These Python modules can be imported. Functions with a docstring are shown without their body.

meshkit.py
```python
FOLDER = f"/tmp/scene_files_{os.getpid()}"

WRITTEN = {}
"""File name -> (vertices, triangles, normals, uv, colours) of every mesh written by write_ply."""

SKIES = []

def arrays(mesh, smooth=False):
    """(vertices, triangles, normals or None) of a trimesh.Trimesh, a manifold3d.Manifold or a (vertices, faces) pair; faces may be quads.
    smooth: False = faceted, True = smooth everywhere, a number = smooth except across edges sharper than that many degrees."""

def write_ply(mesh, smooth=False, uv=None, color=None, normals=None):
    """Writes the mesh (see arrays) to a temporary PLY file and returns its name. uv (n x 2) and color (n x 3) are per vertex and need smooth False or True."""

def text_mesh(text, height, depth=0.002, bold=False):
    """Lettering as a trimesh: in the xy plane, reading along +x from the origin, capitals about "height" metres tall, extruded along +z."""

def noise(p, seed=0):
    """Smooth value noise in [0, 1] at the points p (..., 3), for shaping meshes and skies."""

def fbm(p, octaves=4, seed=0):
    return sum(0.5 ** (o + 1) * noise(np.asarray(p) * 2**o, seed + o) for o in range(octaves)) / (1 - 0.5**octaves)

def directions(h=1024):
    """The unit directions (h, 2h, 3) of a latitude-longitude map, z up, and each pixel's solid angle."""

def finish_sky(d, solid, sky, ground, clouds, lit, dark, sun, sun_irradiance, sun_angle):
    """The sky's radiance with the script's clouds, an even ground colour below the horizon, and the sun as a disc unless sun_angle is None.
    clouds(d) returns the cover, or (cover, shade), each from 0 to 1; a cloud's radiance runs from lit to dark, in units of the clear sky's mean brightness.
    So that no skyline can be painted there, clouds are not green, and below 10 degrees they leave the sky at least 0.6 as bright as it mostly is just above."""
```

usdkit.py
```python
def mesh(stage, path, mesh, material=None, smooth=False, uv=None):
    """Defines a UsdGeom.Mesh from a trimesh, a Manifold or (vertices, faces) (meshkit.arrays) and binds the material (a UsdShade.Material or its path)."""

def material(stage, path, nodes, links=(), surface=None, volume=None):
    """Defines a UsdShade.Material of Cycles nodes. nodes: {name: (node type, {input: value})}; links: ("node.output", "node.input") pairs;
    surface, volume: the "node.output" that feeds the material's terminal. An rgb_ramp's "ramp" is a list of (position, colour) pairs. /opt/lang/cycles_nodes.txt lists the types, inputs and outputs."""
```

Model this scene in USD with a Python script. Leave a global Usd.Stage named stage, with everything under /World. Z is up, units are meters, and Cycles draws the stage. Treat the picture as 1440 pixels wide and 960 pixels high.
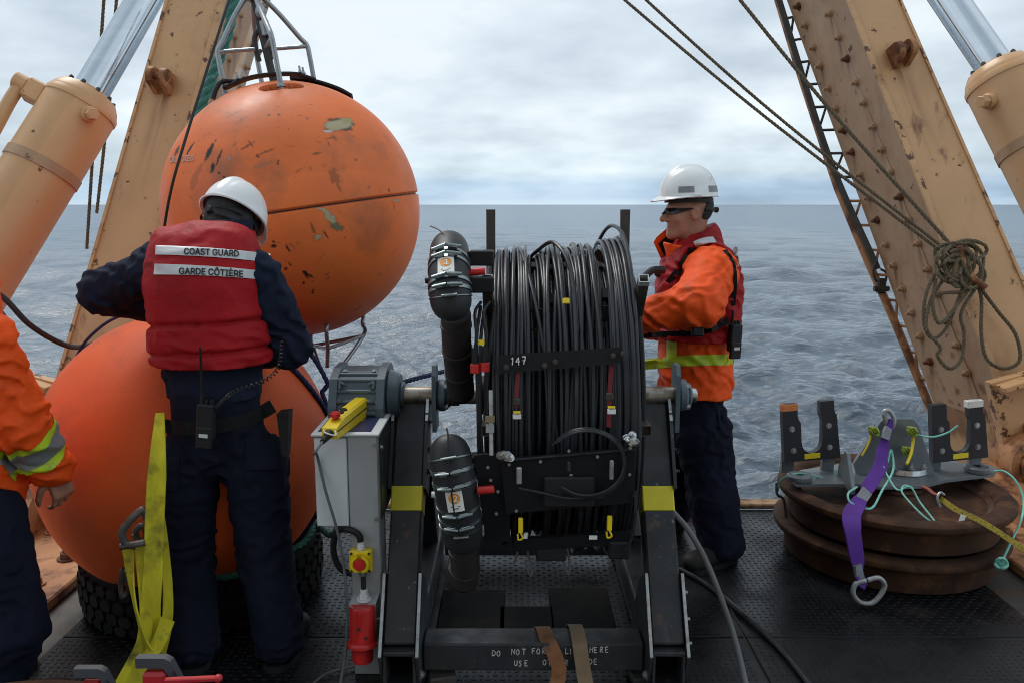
import math, random
import numpy as np, trimesh, manifold3d, usdkit, meshkit
from pxr import Gf, Sdf, Usd, UsdGeom, UsdLux, UsdShade, Vt

stage = Usd.Stage.CreateInMemory()
UsdGeom.SetStageUpAxis(stage, UsdGeom.Tokens.z)
UsdGeom.SetStageMetersPerUnit(stage, 1.0)
UsdGeom.Xform.Define(stage, '/World')

# ---------------------------------------------------------------- camera
CAM_H, PITCH, FPX = 1.68, math.atan(192 / 1160), 1160.0
cam = UsdGeom.Camera.Define(stage, '/World/camera')
cam.AddTranslateOp().Set((0, 0, CAM_H))
cam.AddRotateXOp().Set(90 - math.degrees(PITCH))
cam.CreateHorizontalApertureAttr(36.0)
cam.CreateVerticalApertureAttr(24.0)
cam.CreateFocalLengthAttr(36.0 * FPX / 1440)
cam.CreateClippingRangeAttr((0.05, 60000))
cam.GetPrim().CreateAttribute('exposure', Sdf.ValueTypeNames.Float).Set(EXPOSURE := 0.46)

# ---------------------------------------------------------------- sky and sun (overcast)
SUN_EL, SUN_DIR = math.radians(58), (-0.45, 0.55)            # towards the sun: high, ahead of the stern, a little to port
rot = math.atan2(SUN_DIR[0], SUN_DIR[1])
dome = UsdLux.DomeLight.Define(stage, '/World/sky')
dome.GetPrim().SetCustomDataByKey('kind', 'structure')
sky_mat = usdkit.material(stage, '/World/Looks/overcast_sky', {
    'tc': ('texture_coordinate', {}),
    'nrm': ('vector_math', {'math_type': 'normalize'}),
    'sep': ('separate_xyz', {}),
    'zz': ('math', {'math_type': 'maximum', 'value2': 0.0}),
    'za': ('math', {'math_type': 'add', 'value2': 0.24}),
    'dx': ('math', {'math_type': 'divide'}), 'dy': ('math', {'math_type': 'divide'}),
    'pl': ('combine_xyz', {'z': 1.7}),
    'n1': ('noise_texture', {'scale': 0.75, 'detail': 8, 'roughness': 0.52, 'distortion': 0.15}),
    'n2': ('noise_texture', {'scale': 3.2, 'detail': 5, 'roughness': 0.5}),
    'nm': ('mix_float', {'fac': 0.28}),
    'shade': ('rgb_ramp', {'ramp': [(0.38, (0.50, 0.585, 0.65)), (0.455, (0.62, 0.71, 0.78)), (0.515, (0.74, 0.835, 0.90)), (0.60, (0.93, 1.0, 1.03))]}),
    'cover': ('map_range', {'from_min': -0.01, 'from_max': 0.03, 'to_min': 0.85, 'to_max': 0.97, 'clamp': True}),
    'band': ('rgb_ramp', {'ramp': [(0.0, (0.82, 0.93, 1.02)), (0.008, (0.68, 0.81, 0.95)), (0.024, (0.72, 0.84, 0.96)), (0.038, (1.06, 1.09, 1.08)), (0.075, (1.14, 1.13, 1.10)), (0.14, (1, 1, 1)), (1.0, (1, 1, 1))]}),
    'cl': ('mix_color', {'blend_type': 'multiply', 'fac': 1.0}),
    'gain': ('mix_color', {'blend_type': 'multiply', 'fac': 1.0, 'b': (CLOUD := 6.8, CLOUD * 1.02, CLOUD * 1.05), 'use_clamp': False}),
    'sky': ('sky_texture', {'sky_type': 'single_scattering', 'sun_disc': False, 'sun_elevation': SUN_EL, 'sun_rotation': rot, 'air_density': 1.0, 'aerosol_density': 1.2}),
    'mix': ('mix_color', {'use_clamp': False}),
    'bg': ('background_shader', {'strength': 0.10}),
}, [('tc.generated', 'nrm.vector1'), ('nrm.vector', 'sep.vector'), ('sep.z', 'zz.value1'), ('zz.value', 'za.value1'),
    ('sep.x', 'dx.value1'), ('za.value', 'dx.value2'), ('sep.y', 'dy.value1'), ('za.value', 'dy.value2'),
    ('dx.value', 'pl.x'), ('dy.value', 'pl.y'), ('pl.vector', 'n1.vector'), ('pl.vector', 'n2.vector'),
    ('n1.fac', 'nm.a'), ('n2.fac', 'nm.b'), ('nm.result', 'shade.fac'), ('sep.z', 'cover.value'), ('zz.value', 'band.fac'),
    ('shade.color', 'cl.a'), ('band.color', 'cl.b'), ('cl.result', 'gain.a'), ('sky.color', 'mix.a'), ('gain.result', 'mix.b'),
    ('cover.result', 'mix.fac'), ('mix.result', 'bg.color')], surface='bg.background')
UsdShade.MaterialBindingAPI.Apply(dome.GetPrim()).Bind(sky_mat)
sun = UsdLux.DistantLight.Define(stage, '/World/sun')
sun.CreateNormalizeAttr(True); sun.CreateIntensityAttr(0.40); sun.CreateAngleAttr(30.0); sun.CreateColorAttr((1.0, 0.97, 0.92))
sun.AddRotateZOp().Set(-math.degrees(rot)); sun.AddRotateXOp().Set(-(90 - math.degrees(SUN_EL)))

# ---------------------------------------------------------------- helpers: picture geometry
CP, SP = math.cos(PITCH), math.sin(PITCH)
def ray(px, py):
    a, b = (px - 720) / FPX, -(py - 480) / FPX
    return np.array([a, CP + b * SP, -SP + b * CP])
def at(px, py, Y):                                           # the point on a sight line at distance Y astern
    d = ray(px, py); return np.array([0, 0, CAM_H]) + d * (Y / d[1])
def floor_at(px, py, z=0.0):
    d = ray(px, py); return np.array([0, 0, CAM_H]) + d * ((z - CAM_H) / d[2])
def on_plane(px, py, y0, k, z0):                             # the plane y = y0 + k (z - z0)
    d = ray(px, py); t = (y0 + k * (CAM_H - z0)) / (d[1] - k * d[2]); return np.array([0, 0, CAM_H]) + d * t
V = lambda *a: np.array(a, float)
def unit(v): v = np.asarray(v, float); return v / max(np.linalg.norm(v), 1e-12)

# ---------------------------------------------------------------- helpers: prims
_names, _base = {}, {}
def _free(parent, name):
    n = _names.get((parent, name), 0); _names[(parent, name)] = n + 1
    return f'{parent}/{name}' if n == 0 else f'{parent}/{name}_{n:03d}'
def tag(prim, label=None, cat=None, group=None, kind=None):
    prim = prim.GetPrim() if hasattr(prim, 'GetPrim') else prim
    for k, v in (('label', label), ('category', cat), ('group', group), ('kind', kind)):
        if v: prim.SetCustomDataByKey(k, v)
    return prim
def thing(name, label, cat, loc=(0, 0, 0), group=None):
    p = _free('/World', name); x = UsdGeom.Xform.Define(stage, p); x.AddTranslateOp().Set(Gf.Vec3d(*map(float, loc)))
    _base[p] = np.array(loc, float); tag(x, label, cat, group); return p
def tm(m):
    if hasattr(m, 'to_mesh'):
        q = m.to_mesh(); return trimesh.Trimesh(np.array(q.vert_properties[:, :3], float), np.array(q.tri_verts, int), process=False)
    return m
def obj(name, mesh, material, parent='/World', smooth=35, attr=None, label=None, cat=None, group=None, kind=None):
    """One Mesh prim; mesh is given in world coordinates."""
    if isinstance(mesh, list): mesh = cat_(mesh)
    mesh = tm(mesh); b = _base.get(parent, np.zeros(3))
    v = np.array(mesh.vertices, float); off = np.zeros(3)
    p = _free(parent, name)
    if parent == '/World':
        off = np.array([v[:, 0].mean(), v[:, 1].mean(), v[:, 2].min()]) if kind != 'structure' else off
    _base[p] = b + off if parent == '/World' else b
    m2 = trimesh.Trimesh(v - _base[p], mesh.faces, process=False)
    m = usdkit.mesh(stage, p, m2, MATS[material] if isinstance(material, str) else material, smooth=True if attr is not None else smooth)
    if parent == '/World': UsdGeom.Xformable(m).AddTranslateOp().Set(Gf.Vec3d(*map(float, off)))
    if attr:
        for k, a in attr.items():
            UsdGeom.PrimvarsAPI(m).CreatePrimvar(k, Sdf.ValueTypeNames.Color3fArray, 'vertex').Set(Vt.Vec3fArray.FromNumpy(np.asarray(a, np.float32)))
    tag(m, label, cat, group, kind); return p
def copy_of(src, name, label, loc, rz=0, group=None):
    p = _free('/World', name); x = UsdGeom.Xform.Define(stage, p)
    x.GetPrim().GetReferences().AddInternalReference(src)
    x.ClearXformOpOrder(); x.AddTranslateOp(opSuffix='place').Set(Gf.Vec3d(*map(float, loc))); x.AddRotateZOp(opSuffix='turn').Set(rz)
    x.GetPrim().SetInstanceable(True); tag(x, label, None, group); return p

# ---------------------------------------------------------------- helpers: meshes
def cat_(ms): return trimesh.util.concatenate([tm(m) for m in ms])
def frame(z, up=(0, 0, 1)):
    z = unit(z); x = np.cross(up, z)
    if np.linalg.norm(x) < 1e-6: x = np.cross((0, 1, 0), z)
    x = unit(x); return np.stack([x, np.cross(z, x), z], 1)
def put(m, R=None, t=(0, 0, 0)):
    m = tm(m).copy(); v = np.array(m.vertices)
    if R is not None: v = v @ np.asarray(R).T
    return trimesh.Trimesh(v + np.asarray(t), m.faces, process=False)
def rotz(a): c, s = math.cos(a), math.sin(a); return np.array([[c, -s, 0], [s, c, 0], [0, 0, 1.0]])
def rotx(a): c, s = math.cos(a), math.sin(a); return np.array([[1, 0, 0], [0, c, -s], [0, s, c.real]])
def roty(a): c, s = math.cos(a), math.sin(a); return np.array([[c, 0, s], [0, 1.0, 0], [-s, 0, c]])
def hull(pts): return trimesh.convex.convex_hull(np.asarray(pts, float))
def box(size, c=(0, 0, 0), R=None, r=0.004):
    """A box with chamfered edges."""
    a = np.array(size, float) / 2; r = min(r, a.min() * 0.45); p = []
    for s in np.ndindex(2, 2, 2):
        s = np.array(s) * 2 - 1
        for k in range(3):
            q = a - r; q[k] = a[k]; p.append(s * q)
    return put(hull(p), R, c)
def bar(a, b, w, h, up=(0, 0, 1), r=0.004):
    """A chamfered bar from a to b, w wide (sideways) and h high (towards up)."""
    a, b = np.asarray(a, float), np.asarray(b, float); L = np.linalg.norm(b - a)
    return box((w, h, L), (a + b) / 2, frame(b - a, up), r)
def cyl(a, b, r, n=24, r2=None, ch=0.0):
    a, b = np.asarray(a, float), np.asarray(b, float); L = np.linalg.norm(b - a); r2 = r if r2 is None else r2
    prof = [(0, 0), (r - ch, 0), (r, ch), (r2, L - ch), (r2 - ch, L), (0, L)] if ch else [(0, 0), (r, 0), (r2, L), (0, L)]
    return put(lathe(prof, n), frame(b - a), a)
def lathe(prof, n=32):
    """A solid of revolution about z from an (r, z) profile."""
    prof = np.array(prof, float); k = len(prof); t = np.arange(n) * 2 * np.pi / n
    v = np.stack([prof[:, 0][:, None] * np.cos(t), prof[:, 0][:, None] * np.sin(t), np.repeat(prof[:, 1][:, None], n, 1)], -1).reshape(-1, 3)
    i, j = np.meshgrid(np.arange(k - 1), np.arange(n), indexing='ij'); j2 = (j + 1) % n
    f = np.concatenate([np.stack([i * n + j, i * n + j2, (i + 1) * n + j2], -1).reshape(-1, 3), np.stack([i * n + j, (i + 1) * n + j2, (i + 1) * n + j], -1).reshape(-1, 3)])
    m = trimesh.Trimesh(v, f, process=False); m.merge_vertices(); m.update_faces(m.nondegenerate_faces()); return m
def spline(p, n=12, closed=False):
    p = np.asarray(p, float)
    q = np.vstack([p[-1], p, p[0], p[1]]) if closed else np.vstack([2 * p[0] - p[1], p, 2 * p[-1] - p[-2]])
    out, t = [], np.linspace(0, 1, n, endpoint=False)[:, None]
    for i in range(1, len(q) - 2):
        a, b, c, d = q[i - 1], q[i], q[i + 1], q[i + 2]
        out.append(0.5 * (2 * b + (c - a) * t + (2 * a - 5 * b + 4 * c - d) * t * t + (3 * b - 3 * c + d - a) * t ** 3))
    out = np.vstack(out); return out if closed else np.vstack([out, p[-1]])
def frames_along(p, closed=False):
    T = np.gradient(p, axis=0) if not closed else np.roll(p, -1, 0) - np.roll(p, 1, 0)
    T /= np.maximum(np.linalg.norm(T, axis=1, keepdims=True), 1e-12)
    n = np.cross(T[0], (0.31, 0.17, 0.93)); n = unit(n); N = [n]
    for i in range(1, len(p)):
        n = N[-1] - T[i] * (N[-1] @ T[i]); N.append(unit(n))
    N = np.array(N); return T, N, np.cross(T, N)
def grid_faces(k, n, wrap_k=False, wrap_n=True):
    i, j = np.meshgrid(np.arange(k if wrap_k else k - 1), np.arange(n if wrap_n else n - 1), indexing='ij')
    i2, j2 = (i + 1) % k, (j + 1) % n
    return np.concatenate([np.stack([i * n + j, i * n + j2, i2 * n + j2], -1).reshape(-1, 3), np.stack([i * n + j, i2 * n + j2, i2 * n + j], -1).reshape(-1, 3)])
def tube(p, r, n=8, closed=False, caps=True):
    p = np.asarray(p, float); T, N, B = frames_along(p, closed); r = np.broadcast_to(r, len(p))
    t = np.arange(n) * 2 * np.pi / n
    v = p[:, None] + r[:, None, None] * (np.cos(t)[None, :, None] * N[:, None] + np.sin(t)[None, :, None] * B[:, None])
    v = v.reshape(-1, 3); f = grid_faces(len(p), n, closed)
    if caps and not closed:
        k = len(v); v = np.vstack([v, p[0], p[-1]]); j = np.arange(n); j2 = (j + 1) % n; e = (len(p) - 1) * n
        f = np.vstack([f, np.stack([np.full(n, k), j2, j], 1), np.stack([np.full(n, k + 1), e + j, e + j2], 1)])
    return trimesh.Trimesh(v, f, process=False)
def resample(p, step):
    d = np.r_[0, np.cumsum(np.linalg.norm(np.diff(p, axis=0), axis=1))]; m = max(int(d[-1] / step), 2)
    return np.stack([np.interp(np.linspace(0, d[-1], m + 1), d, p[:, k]) for k in range(3)], 1)
def rope(p, r, lay=None, strands=3, n=6, smooth=True):
    """A laid rope: three strands wound about the path."""
    p = spline(p, 14) if smooth else np.asarray(p, float); lay = lay or r * 7
    p = resample(p, lay / 8); T, N, B = frames_along(p); s = np.arange(len(p)) * 2 * np.pi / 8; out = []
    for k in range(strands):
        a = s + k * 2 * np.pi / strands
        out.append(tube(p + (N * np.cos(a)[:, None] + B * np.sin(a)[:, None]) * r * 0.48, r * 0.56, n))
    return cat_(out)
def ribbon(p, w, t, side=None, n=1):
    """A flat strap along p: side gives the width direction (one vector or one per point)."""
    p = np.asarray(p, float); T = np.gradient(p, axis=0); T /= np.linalg.norm(T, axis=1, keepdims=True)
    S = np.broadcast_to(np.asarray(side, float), p.shape); S = S - T * (S * T).sum(1, keepdims=True); S = S / np.linalg.norm(S, axis=1, keepdims=True)
    N = np.cross(T, S); w = np.broadcast_to(w, len(p))[:, None]; t = np.broadcast_to(t, len(p))[:, None]
    c = [(-.5, -.35), (-.46, -.5), (.46, -.5), (.5, -.35), (.5, .35), (.46, .5), (-.46, .5), (-.5, .35)]
    v = np.stack([p + S * w * a + N * t * b for a, b in c], 1).reshape(-1, 3); f = grid_faces(len(p), 8); k = len(v)
    v = np.vstack([v, p[0], p[-1]]); j = np.arange(8); j2 = (j + 1) % 8; e = (len(p) - 1) * 8
    f = np.vstack([f, np.stack([np.full(8, k), j2, j], 1), np.stack([np.full(8, k + 1), e + j, e + j2], 1)])
    m = trimesh.Trimesh(v, f, process=False); trimesh.repair.fix_normals(m); return m
def extrude(poly, h, R=None, t=(0, 0, 0)):
    import shapely
    g = poly if hasattr(poly, 'geom_type') else shapely.Polygon(poly)
    m = trimesh.util.concatenate([trimesh.creation.extrude_polygon(q, h, engine='earcut') for q in getattr(g, 'geoms', [g])]); m.apply_translation((0, 0, -h / 2)); return put(m, R, t)
def bolt_head(c, nrm, r=0.012, h=0.010, washer=True, stud=0.0):
    c = np.asarray(c, float); nrm = unit(nrm); ms = []
    if washer: ms.append(cyl(c, c + nrm * h * 0.25, r * 1.35, 14))
    ms.append(cyl(c + nrm * h * 0.2, c + nrm * h, r, 6, ch=r * 0.12))
    if stud: ms.append(cyl(c + nrm * h * 0.9, c + nrm * (h + stud), r * 0.55, 10))
    return cat_(ms)
def sphere(c, r, sub=3): m = trimesh.creation.icosphere(subdivisions=sub, radius=1.0); return put(m, np.diag(np.broadcast_to(r, 3)), c)

# ---------------------------------------------------------------- materials
MATS = {}
def mat(name, col, rough=0.5, metal=0.0, var=0.12, vscale=5.0, bump=0.0, bscale=90.0, dirt=None, coat=0.0, sheen=0.0, rvar=0.0, spec=0.5, stretch=(1, 1, 1), attr=None, fine=0.0):
    """Principled surface; its colour varies with noise in place, dirt = [(colour, low, high, scale, stretch), ...] lays noise-shaped patches of another colour."""
    N = {'geo': ('geometry', {}), 'map': ('mapping', {'scale': stretch}), 'n': ('noise_texture', {'scale': vscale, 'detail': 6, 'roughness': 0.6}),
         'vr': ('map_range', {'from_min': 0.3, 'from_max': 0.7, 'to_min': 1 - var, 'to_max': 1 + var}), 'base': ('color', {'value': col}),
         'hs': ('hsv', {}), 'p': ('principled_bsdf', {'metallic': metal, 'roughness': rough, 'coat_weight': coat, 'coat_roughness': 0.12, 'sheen_weight': sheen, 'specular_ior_level': spec})}
    L = [('geo.position', 'map.vector'), ('map.vector', 'n.vector'), ('n.fac', 'vr.value'), ('vr.result', 'hs.value'), ('base.color', 'hs.color')]
    cur = 'hs.color'
    for i, d in enumerate(dirt or []):
        c, lo, hi, sc = d[:4]; st = d[4] if len(d) > 4 else (1, 1, 1); amt = d[5] if len(d) > 5 else 1.0
        N[f'dm{i}'] = ('mapping', {'scale': st, 'location': (i * 3.1, i * 1.7, 0)})
        N[f'dn{i}'] = ('noise_texture', {'scale': sc, 'detail': 8, 'roughness': 0.62})
        N[f'dr{i}'] = ('map_range', {'from_min': lo, 'from_max': hi, 'to_min': 0.0, 'to_max': amt, 'clamp': True})
        N[f'dx{i}'] = ('mix_color', {'b': c})
        L += [('geo.position', f'dm{i}.vector'), (f'dm{i}.vector', f'dn{i}.vector'), (f'dn{i}.fac', f'dr{i}.value'), (f'dr{i}.result', f'dx{i}.fac'), (cur, f'dx{i}.a')]
        cur = f'dx{i}.result'
    if attr:                                                 # marks with a shape of their own: the mesh's 'marks' colour, mixed by 'mask'
        N['aa'] = ('attribute', {'attribute': 'marks'}); N['am'] = ('attribute', {'attribute': 'mask'}); N['ax'] = ('mix_color', {})
        L += [('am.fac', 'ax.fac'), (cur, 'ax.a'), ('aa.color', 'ax.b')]; cur = 'ax.result'
    L.append((cur, 'p.base_color'))
    if rvar:
        N['rr'] = ('map_range', {'from_min': 0.3, 'from_max': 0.7, 'to_min': max(rough - rvar, 0.03), 'to_max': min(rough + rvar, 1.0)}); N['rn'] = ('noise_texture', {'scale': vscale * 2.3, 'detail': 5})
        L += [('map.vector', 'rn.vector'), ('rn.fac', 'rr.value'), ('rr.result', 'p.roughness')]
    if bump:
        N['bn'] = ('noise_texture', {'scale': bscale, 'detail': 4, 'roughness': 0.55}); N['bp'] = ('bump', {'strength': 1.0, 'distance': bump})
        L += [('map.vector', 'bn.vector'), ('bn.fac', 'bp.height'), ('bp.normal', 'p.normal')]
    MATS[name] = usdkit.material(stage, f'/World/Looks/{name}', N, L, surface='p.BSDF'); return MATS[name]
# ---------------------------------------------------------------- the sea
SEA_Z = -3.0
MATS['sea_water'] = usdkit.material(stage, '/World/Looks/sea_water', {
    'geo': ('geometry', {}), 'm1': ('mapping', {'scale': (0.8, 1.5, 1.0)}),
    'n1': ('noise_texture', {'scale': 3.4, 'detail': 7, 'roughness': 0.62, 'distortion': 0.5}), 'n0': ('noise_texture', {'scale': 0.45, 'detail': 5, 'roughness': 0.6, 'distortion': 0.3}),
    'ad': ('mix_float', {'fac': 0.5}), 'bp': ('bump', {'strength': 1.0, 'distance': 0.15}),
    'fr': ('fresnel', {'IOR': 1.333}), 'lim': ('map_range', {'from_min': 0.01, 'from_max': 0.30, 'to_min': 0.02, 'to_max': 0.52, 'clamp': True}),      # a rough sea never mirrors fully at the horizon
    'deep': ('diffuse_bsdf', {'color': (0.032, 0.050, 0.068)}), 'gl': ('glossy_bsdf', {'color': (0.95, 0.97, 1.0), 'roughness': 0.08}), 'mx': ('mix_closure', {})},
    [('geo.position', 'm1.vector'), ('m1.vector', 'n1.vector'), ('m1.vector', 'n0.vector'), ('n0.fac', 'ad.a'), ('n1.fac', 'ad.b'), ('ad.result', 'bp.height'), ('bp.normal', 'gl.normal'), ('bp.normal', 'fr.normal'), ('fr.fac', 'lim.value'), ('lim.result', 'mx.fac'), ('deep.BSDF', 'mx.closure1'), ('gl.BSDF', 'mx.closure2')], surface='mx.closure')
def make_sea():
    rng = np.random.default_rng(5)
    ang = np.concatenate([np.radians(np.linspace(-62, 62, 760)), np.radians(np.linspace(64, 296, 90))])   # from +y, clockwise
    dep = np.concatenate([np.radians(np.linspace(80, 46, 8, endpoint=False)), np.radians(46) * (1 - np.linspace(0, 1, 620, endpoint=False)) ** 1.25])
    dep = dep[dep > math.radians(0.03)]; r = 4.7 / np.tan(dep); r = np.concatenate([r, [20000.0, 60000.0]])
    dr = np.gradient(r)
    R, A = np.meshgrid(r, ang, indexing='ij'); DR = np.broadcast_to(dr[:, None], R.shape)
    x, y = R * np.sin(A), R * np.cos(A); z = np.zeros_like(x); sx = np.zeros_like(x)
    near = r < 900
    for k in range(64):
        lam = 0.35 * (14 / 0.35) ** rng.random(); th = math.radians(200) + rng.normal(0, 0.5); amp = 0.0112 * lam ** 0.62 * (0.5 + rng.random())
        kx, ky = 2 * np.pi / lam * math.sin(th), 2 * np.pi / lam * math.cos(th)
        fade = np.exp(-(DR * 2.2 / lam) ** 2)
        ph = kx * x + ky * y + rng.random() * 6.283 + 0.8 * np.sin(0.11 * x + 0.07 * y + k)
        s = np.sin(ph); z += amp * fade * (s + 0.35 * s * np.abs(s))
    gust = meshkit.fbm(np.stack([x * 0.05, y * 0.05, x * 0], -1), 3, 3); z *= 0.6 + 0.9 * gust
    z[~near] = 0
    v = np.stack([x, y, z + SEA_Z], -1).reshape(-1, 3); k, n = x.shape
    v = np.vstack([v, [0, 0, SEA_Z]]); f = grid_faces(k, n); j = np.arange(n); f = np.vstack([f[:, [0, 2, 1]], np.stack([np.full(n, len(v) - 1), (j + 1) % n, j], 1)])
    m = trimesh.Trimesh(v, f, process=False)
    if m.face_normals[len(f) // 3][2] < 0: m.invert()
    obj('sea', m, 'sea_water', smooth=True, kind='structure')
make_sea()

# ---------------------------------------------------------------- deck
mat('deck_steel', (0.075, 0.070, 0.062), 0.55, 0.0, 0.3, 3, 0.002, 60, dirt=[((0.12, 0.05, 0.02), 0.56, 0.70, 4.0), ((0.02, 0.02, 0.02), 0.5, 0.7, 1.3)], rvar=0.2)
mat('rubber_mat', (0.0065, 0.0068, 0.0078), 0.30, 0.0, 0.4, 1.6, 0.0007, 300, dirt=[((0.022, 0.021, 0.019), 0.55, 0.72, 3.0), ((0.035, 0.022, 0.015), 0.62, 0.75, 7.0)], rvar=0.26, spec=.22)
mat('edge_rust', (0.36, 0.22, 0.12), 0.75, 0.0, 0.3, 8, 0.003, 40, dirt=[((0.10, 0.04, 0.015), 0.45, 0.6, 9), ((0.45, 0.3, 0.16), 0.5, 0.62, 4)])
mat('ship_paint', (0.38, 0.33, 0.26), .5)
EDGE_Y = 4.50
hull_ = box((9.0, 12.5, 2.9), (0, EDGE_Y - 6.25 - 0.02, -0.012 - 1.45), r=0.05)
deck = obj('deck', hull_, 'deck_steel', kind='structure')
obj('superstructure', [box((11, 4, 6.0), (0, -6.4, 3.0), r=.1), box((12, 5, .25), (0, -6.4, 6.1), r=.05)], 'ship_paint', kind='structure')
# coaming strip along the stern edge
obj('coaming', bar((-4.5, EDGE_Y - 0.04, 0.012), (4.5, EDGE_Y - 0.04, 0.012), 0.09, 0.03, r=0.010), 'edge_rust', deck)
# ribbed rubber mats, each with its raised lozenges
MATX = [-1.78, -0.30, 0.92, 2.13]; MATY = [4.40, 3.02, 1.6, 0.2]
def lozenges(x0, x1, y0, y1, z, skip=None):
    p = 0.026; nx, ny = int((x1 - x0 - 0.02) / p), int((y1 - y0 - 0.02) / p); out_v, out_f = [], []
    i, j = np.meshgrid(np.arange(nx), np.arange(ny), indexing='ij'); i, j = i.ravel(), j.ravel()
    cx, cy = x0 + 0.015 + (i + 0.5) * p, y0 + 0.015 + (j + 0.5) * p; a = np.where((i + j) % 2, 0.0, np.pi / 2)
    L, W, H = 0.0120, 0.0038, 0.0022
    base = np.array([(-L, 0, 0), (0, -W, 0), (L, 0, 0), (0, W, 0), (-L * .55, 0, H), (0, -W * .45, H), (L * .55, 0, H), (0, W * .45, H)])
    f0 = np.array([(0, 1, 5), (0, 5, 4), (1, 2, 6), (1, 6, 5), (2, 3, 7), (2, 7, 6), (3, 0, 4), (3, 4, 7), (4, 5, 6), (4, 6, 7)])
    c, s = np.cos(a)[:, None], np.sin(a)[:, None]
    v = np.stack([cx[:, None] + base[:, 0] * c - base[:, 1] * s, cy[:, None] + base[:, 0] * s + base[:, 1] * c, np.broadcast_to(z + base[:, 2], (len(cx), 8))], -1)
    f = f0[None] + (np.arange(len(cx)) * 8)[:, None, None]
    return trimesh.Trimesh(v.reshape(-1, 3), f.reshape(-1, 3), process=False)
for a in range(3):
    for b in range(3):
        x0, x1, y1, y0 = MATX[a] + 0.004, MATX[a + 1] - 0.004, MATY[b] - 0.004, MATY[b + 1] + 0.004
        if b == 2: continue
        zt = -0.001 + 0.0015 * ((a + b) % 2)
        mm = obj('rubber_mat', box((x1 - x0, y1 - y0, 0.012), ((x0 + x1) / 2, (y0 + y1) / 2, zt - 0.006), r=0.003), 'rubber_mat', deck)
        obj('tread_lozenges', lozenges(x0, x1, y0, y1, zt - 0.0004), 'rubber_mat', mm, smooth=False, kind='stuff')

# ---------------------------------------------------------------- A-frame
TAN = (0.56, 0.315, 0.145)
mat('tan_paint', TAN, 0.42, 0.0, 0.07, 3.0, 0.0012, 25, dirt=[((0.36, 0.19, 0.08), 0.56, 0.78, 5.0, (1, 1, .12), .7), ((0.10, 0.035, 0.012), 0.635, 0.675, 14.0), ((0.16, 0.055, 0.02), 0.61, 0.70, 3.4, (1.6, 1.6, .35), .85)], rvar=0.12)
mat('tan_chipped', TAN, 0.45, 0.0, 0.08, 3.0, 0.0015, 25, dirt=[((0.36, 0.19, 0.08), 0.52, 0.7, 7.0), ((0.10, 0.035, 0.012), 0.56, 0.60, 13.0)])
mat('tan_marked', TAN, 0.42, 0.0, 0.07, 3.0, 0.0012, 25, dirt=[((0.36, 0.19, 0.08), 0.56, 0.78, 5.0, (1, 1, .12), .7), ((0.10, 0.035, 0.012), 0.635, 0.675, 14.0), ((0.16, 0.055, 0.02), 0.61, 0.70, 3.4, (1.6, 1.6, .35), .85)], rvar=0.12, attr=True)
mat('tan_dull', (0.40, 0.245, 0.14), 0.55, 0.0, 0.10, 3.0, 0.0015, 25, dirt=[((0.30, 0.15, 0.07), 0.50, 0.70, 9.0, (1, 1, .07), .8), ((0.11, 0.035, 0.012), 0.63, 0.675, 12.0)], rvar=0.12, attr=True)
mat('rusty_tan', (0.42, 0.19, 0.075), 0.65, 0.0, 0.2, 4.0, 0.003, 40, dirt=[((0.13, 0.042, 0.014), 0.46, 0.6, 7.0), ((0.05, 0.02, 0.01), 0.60, 0.7, 16)])
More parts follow.
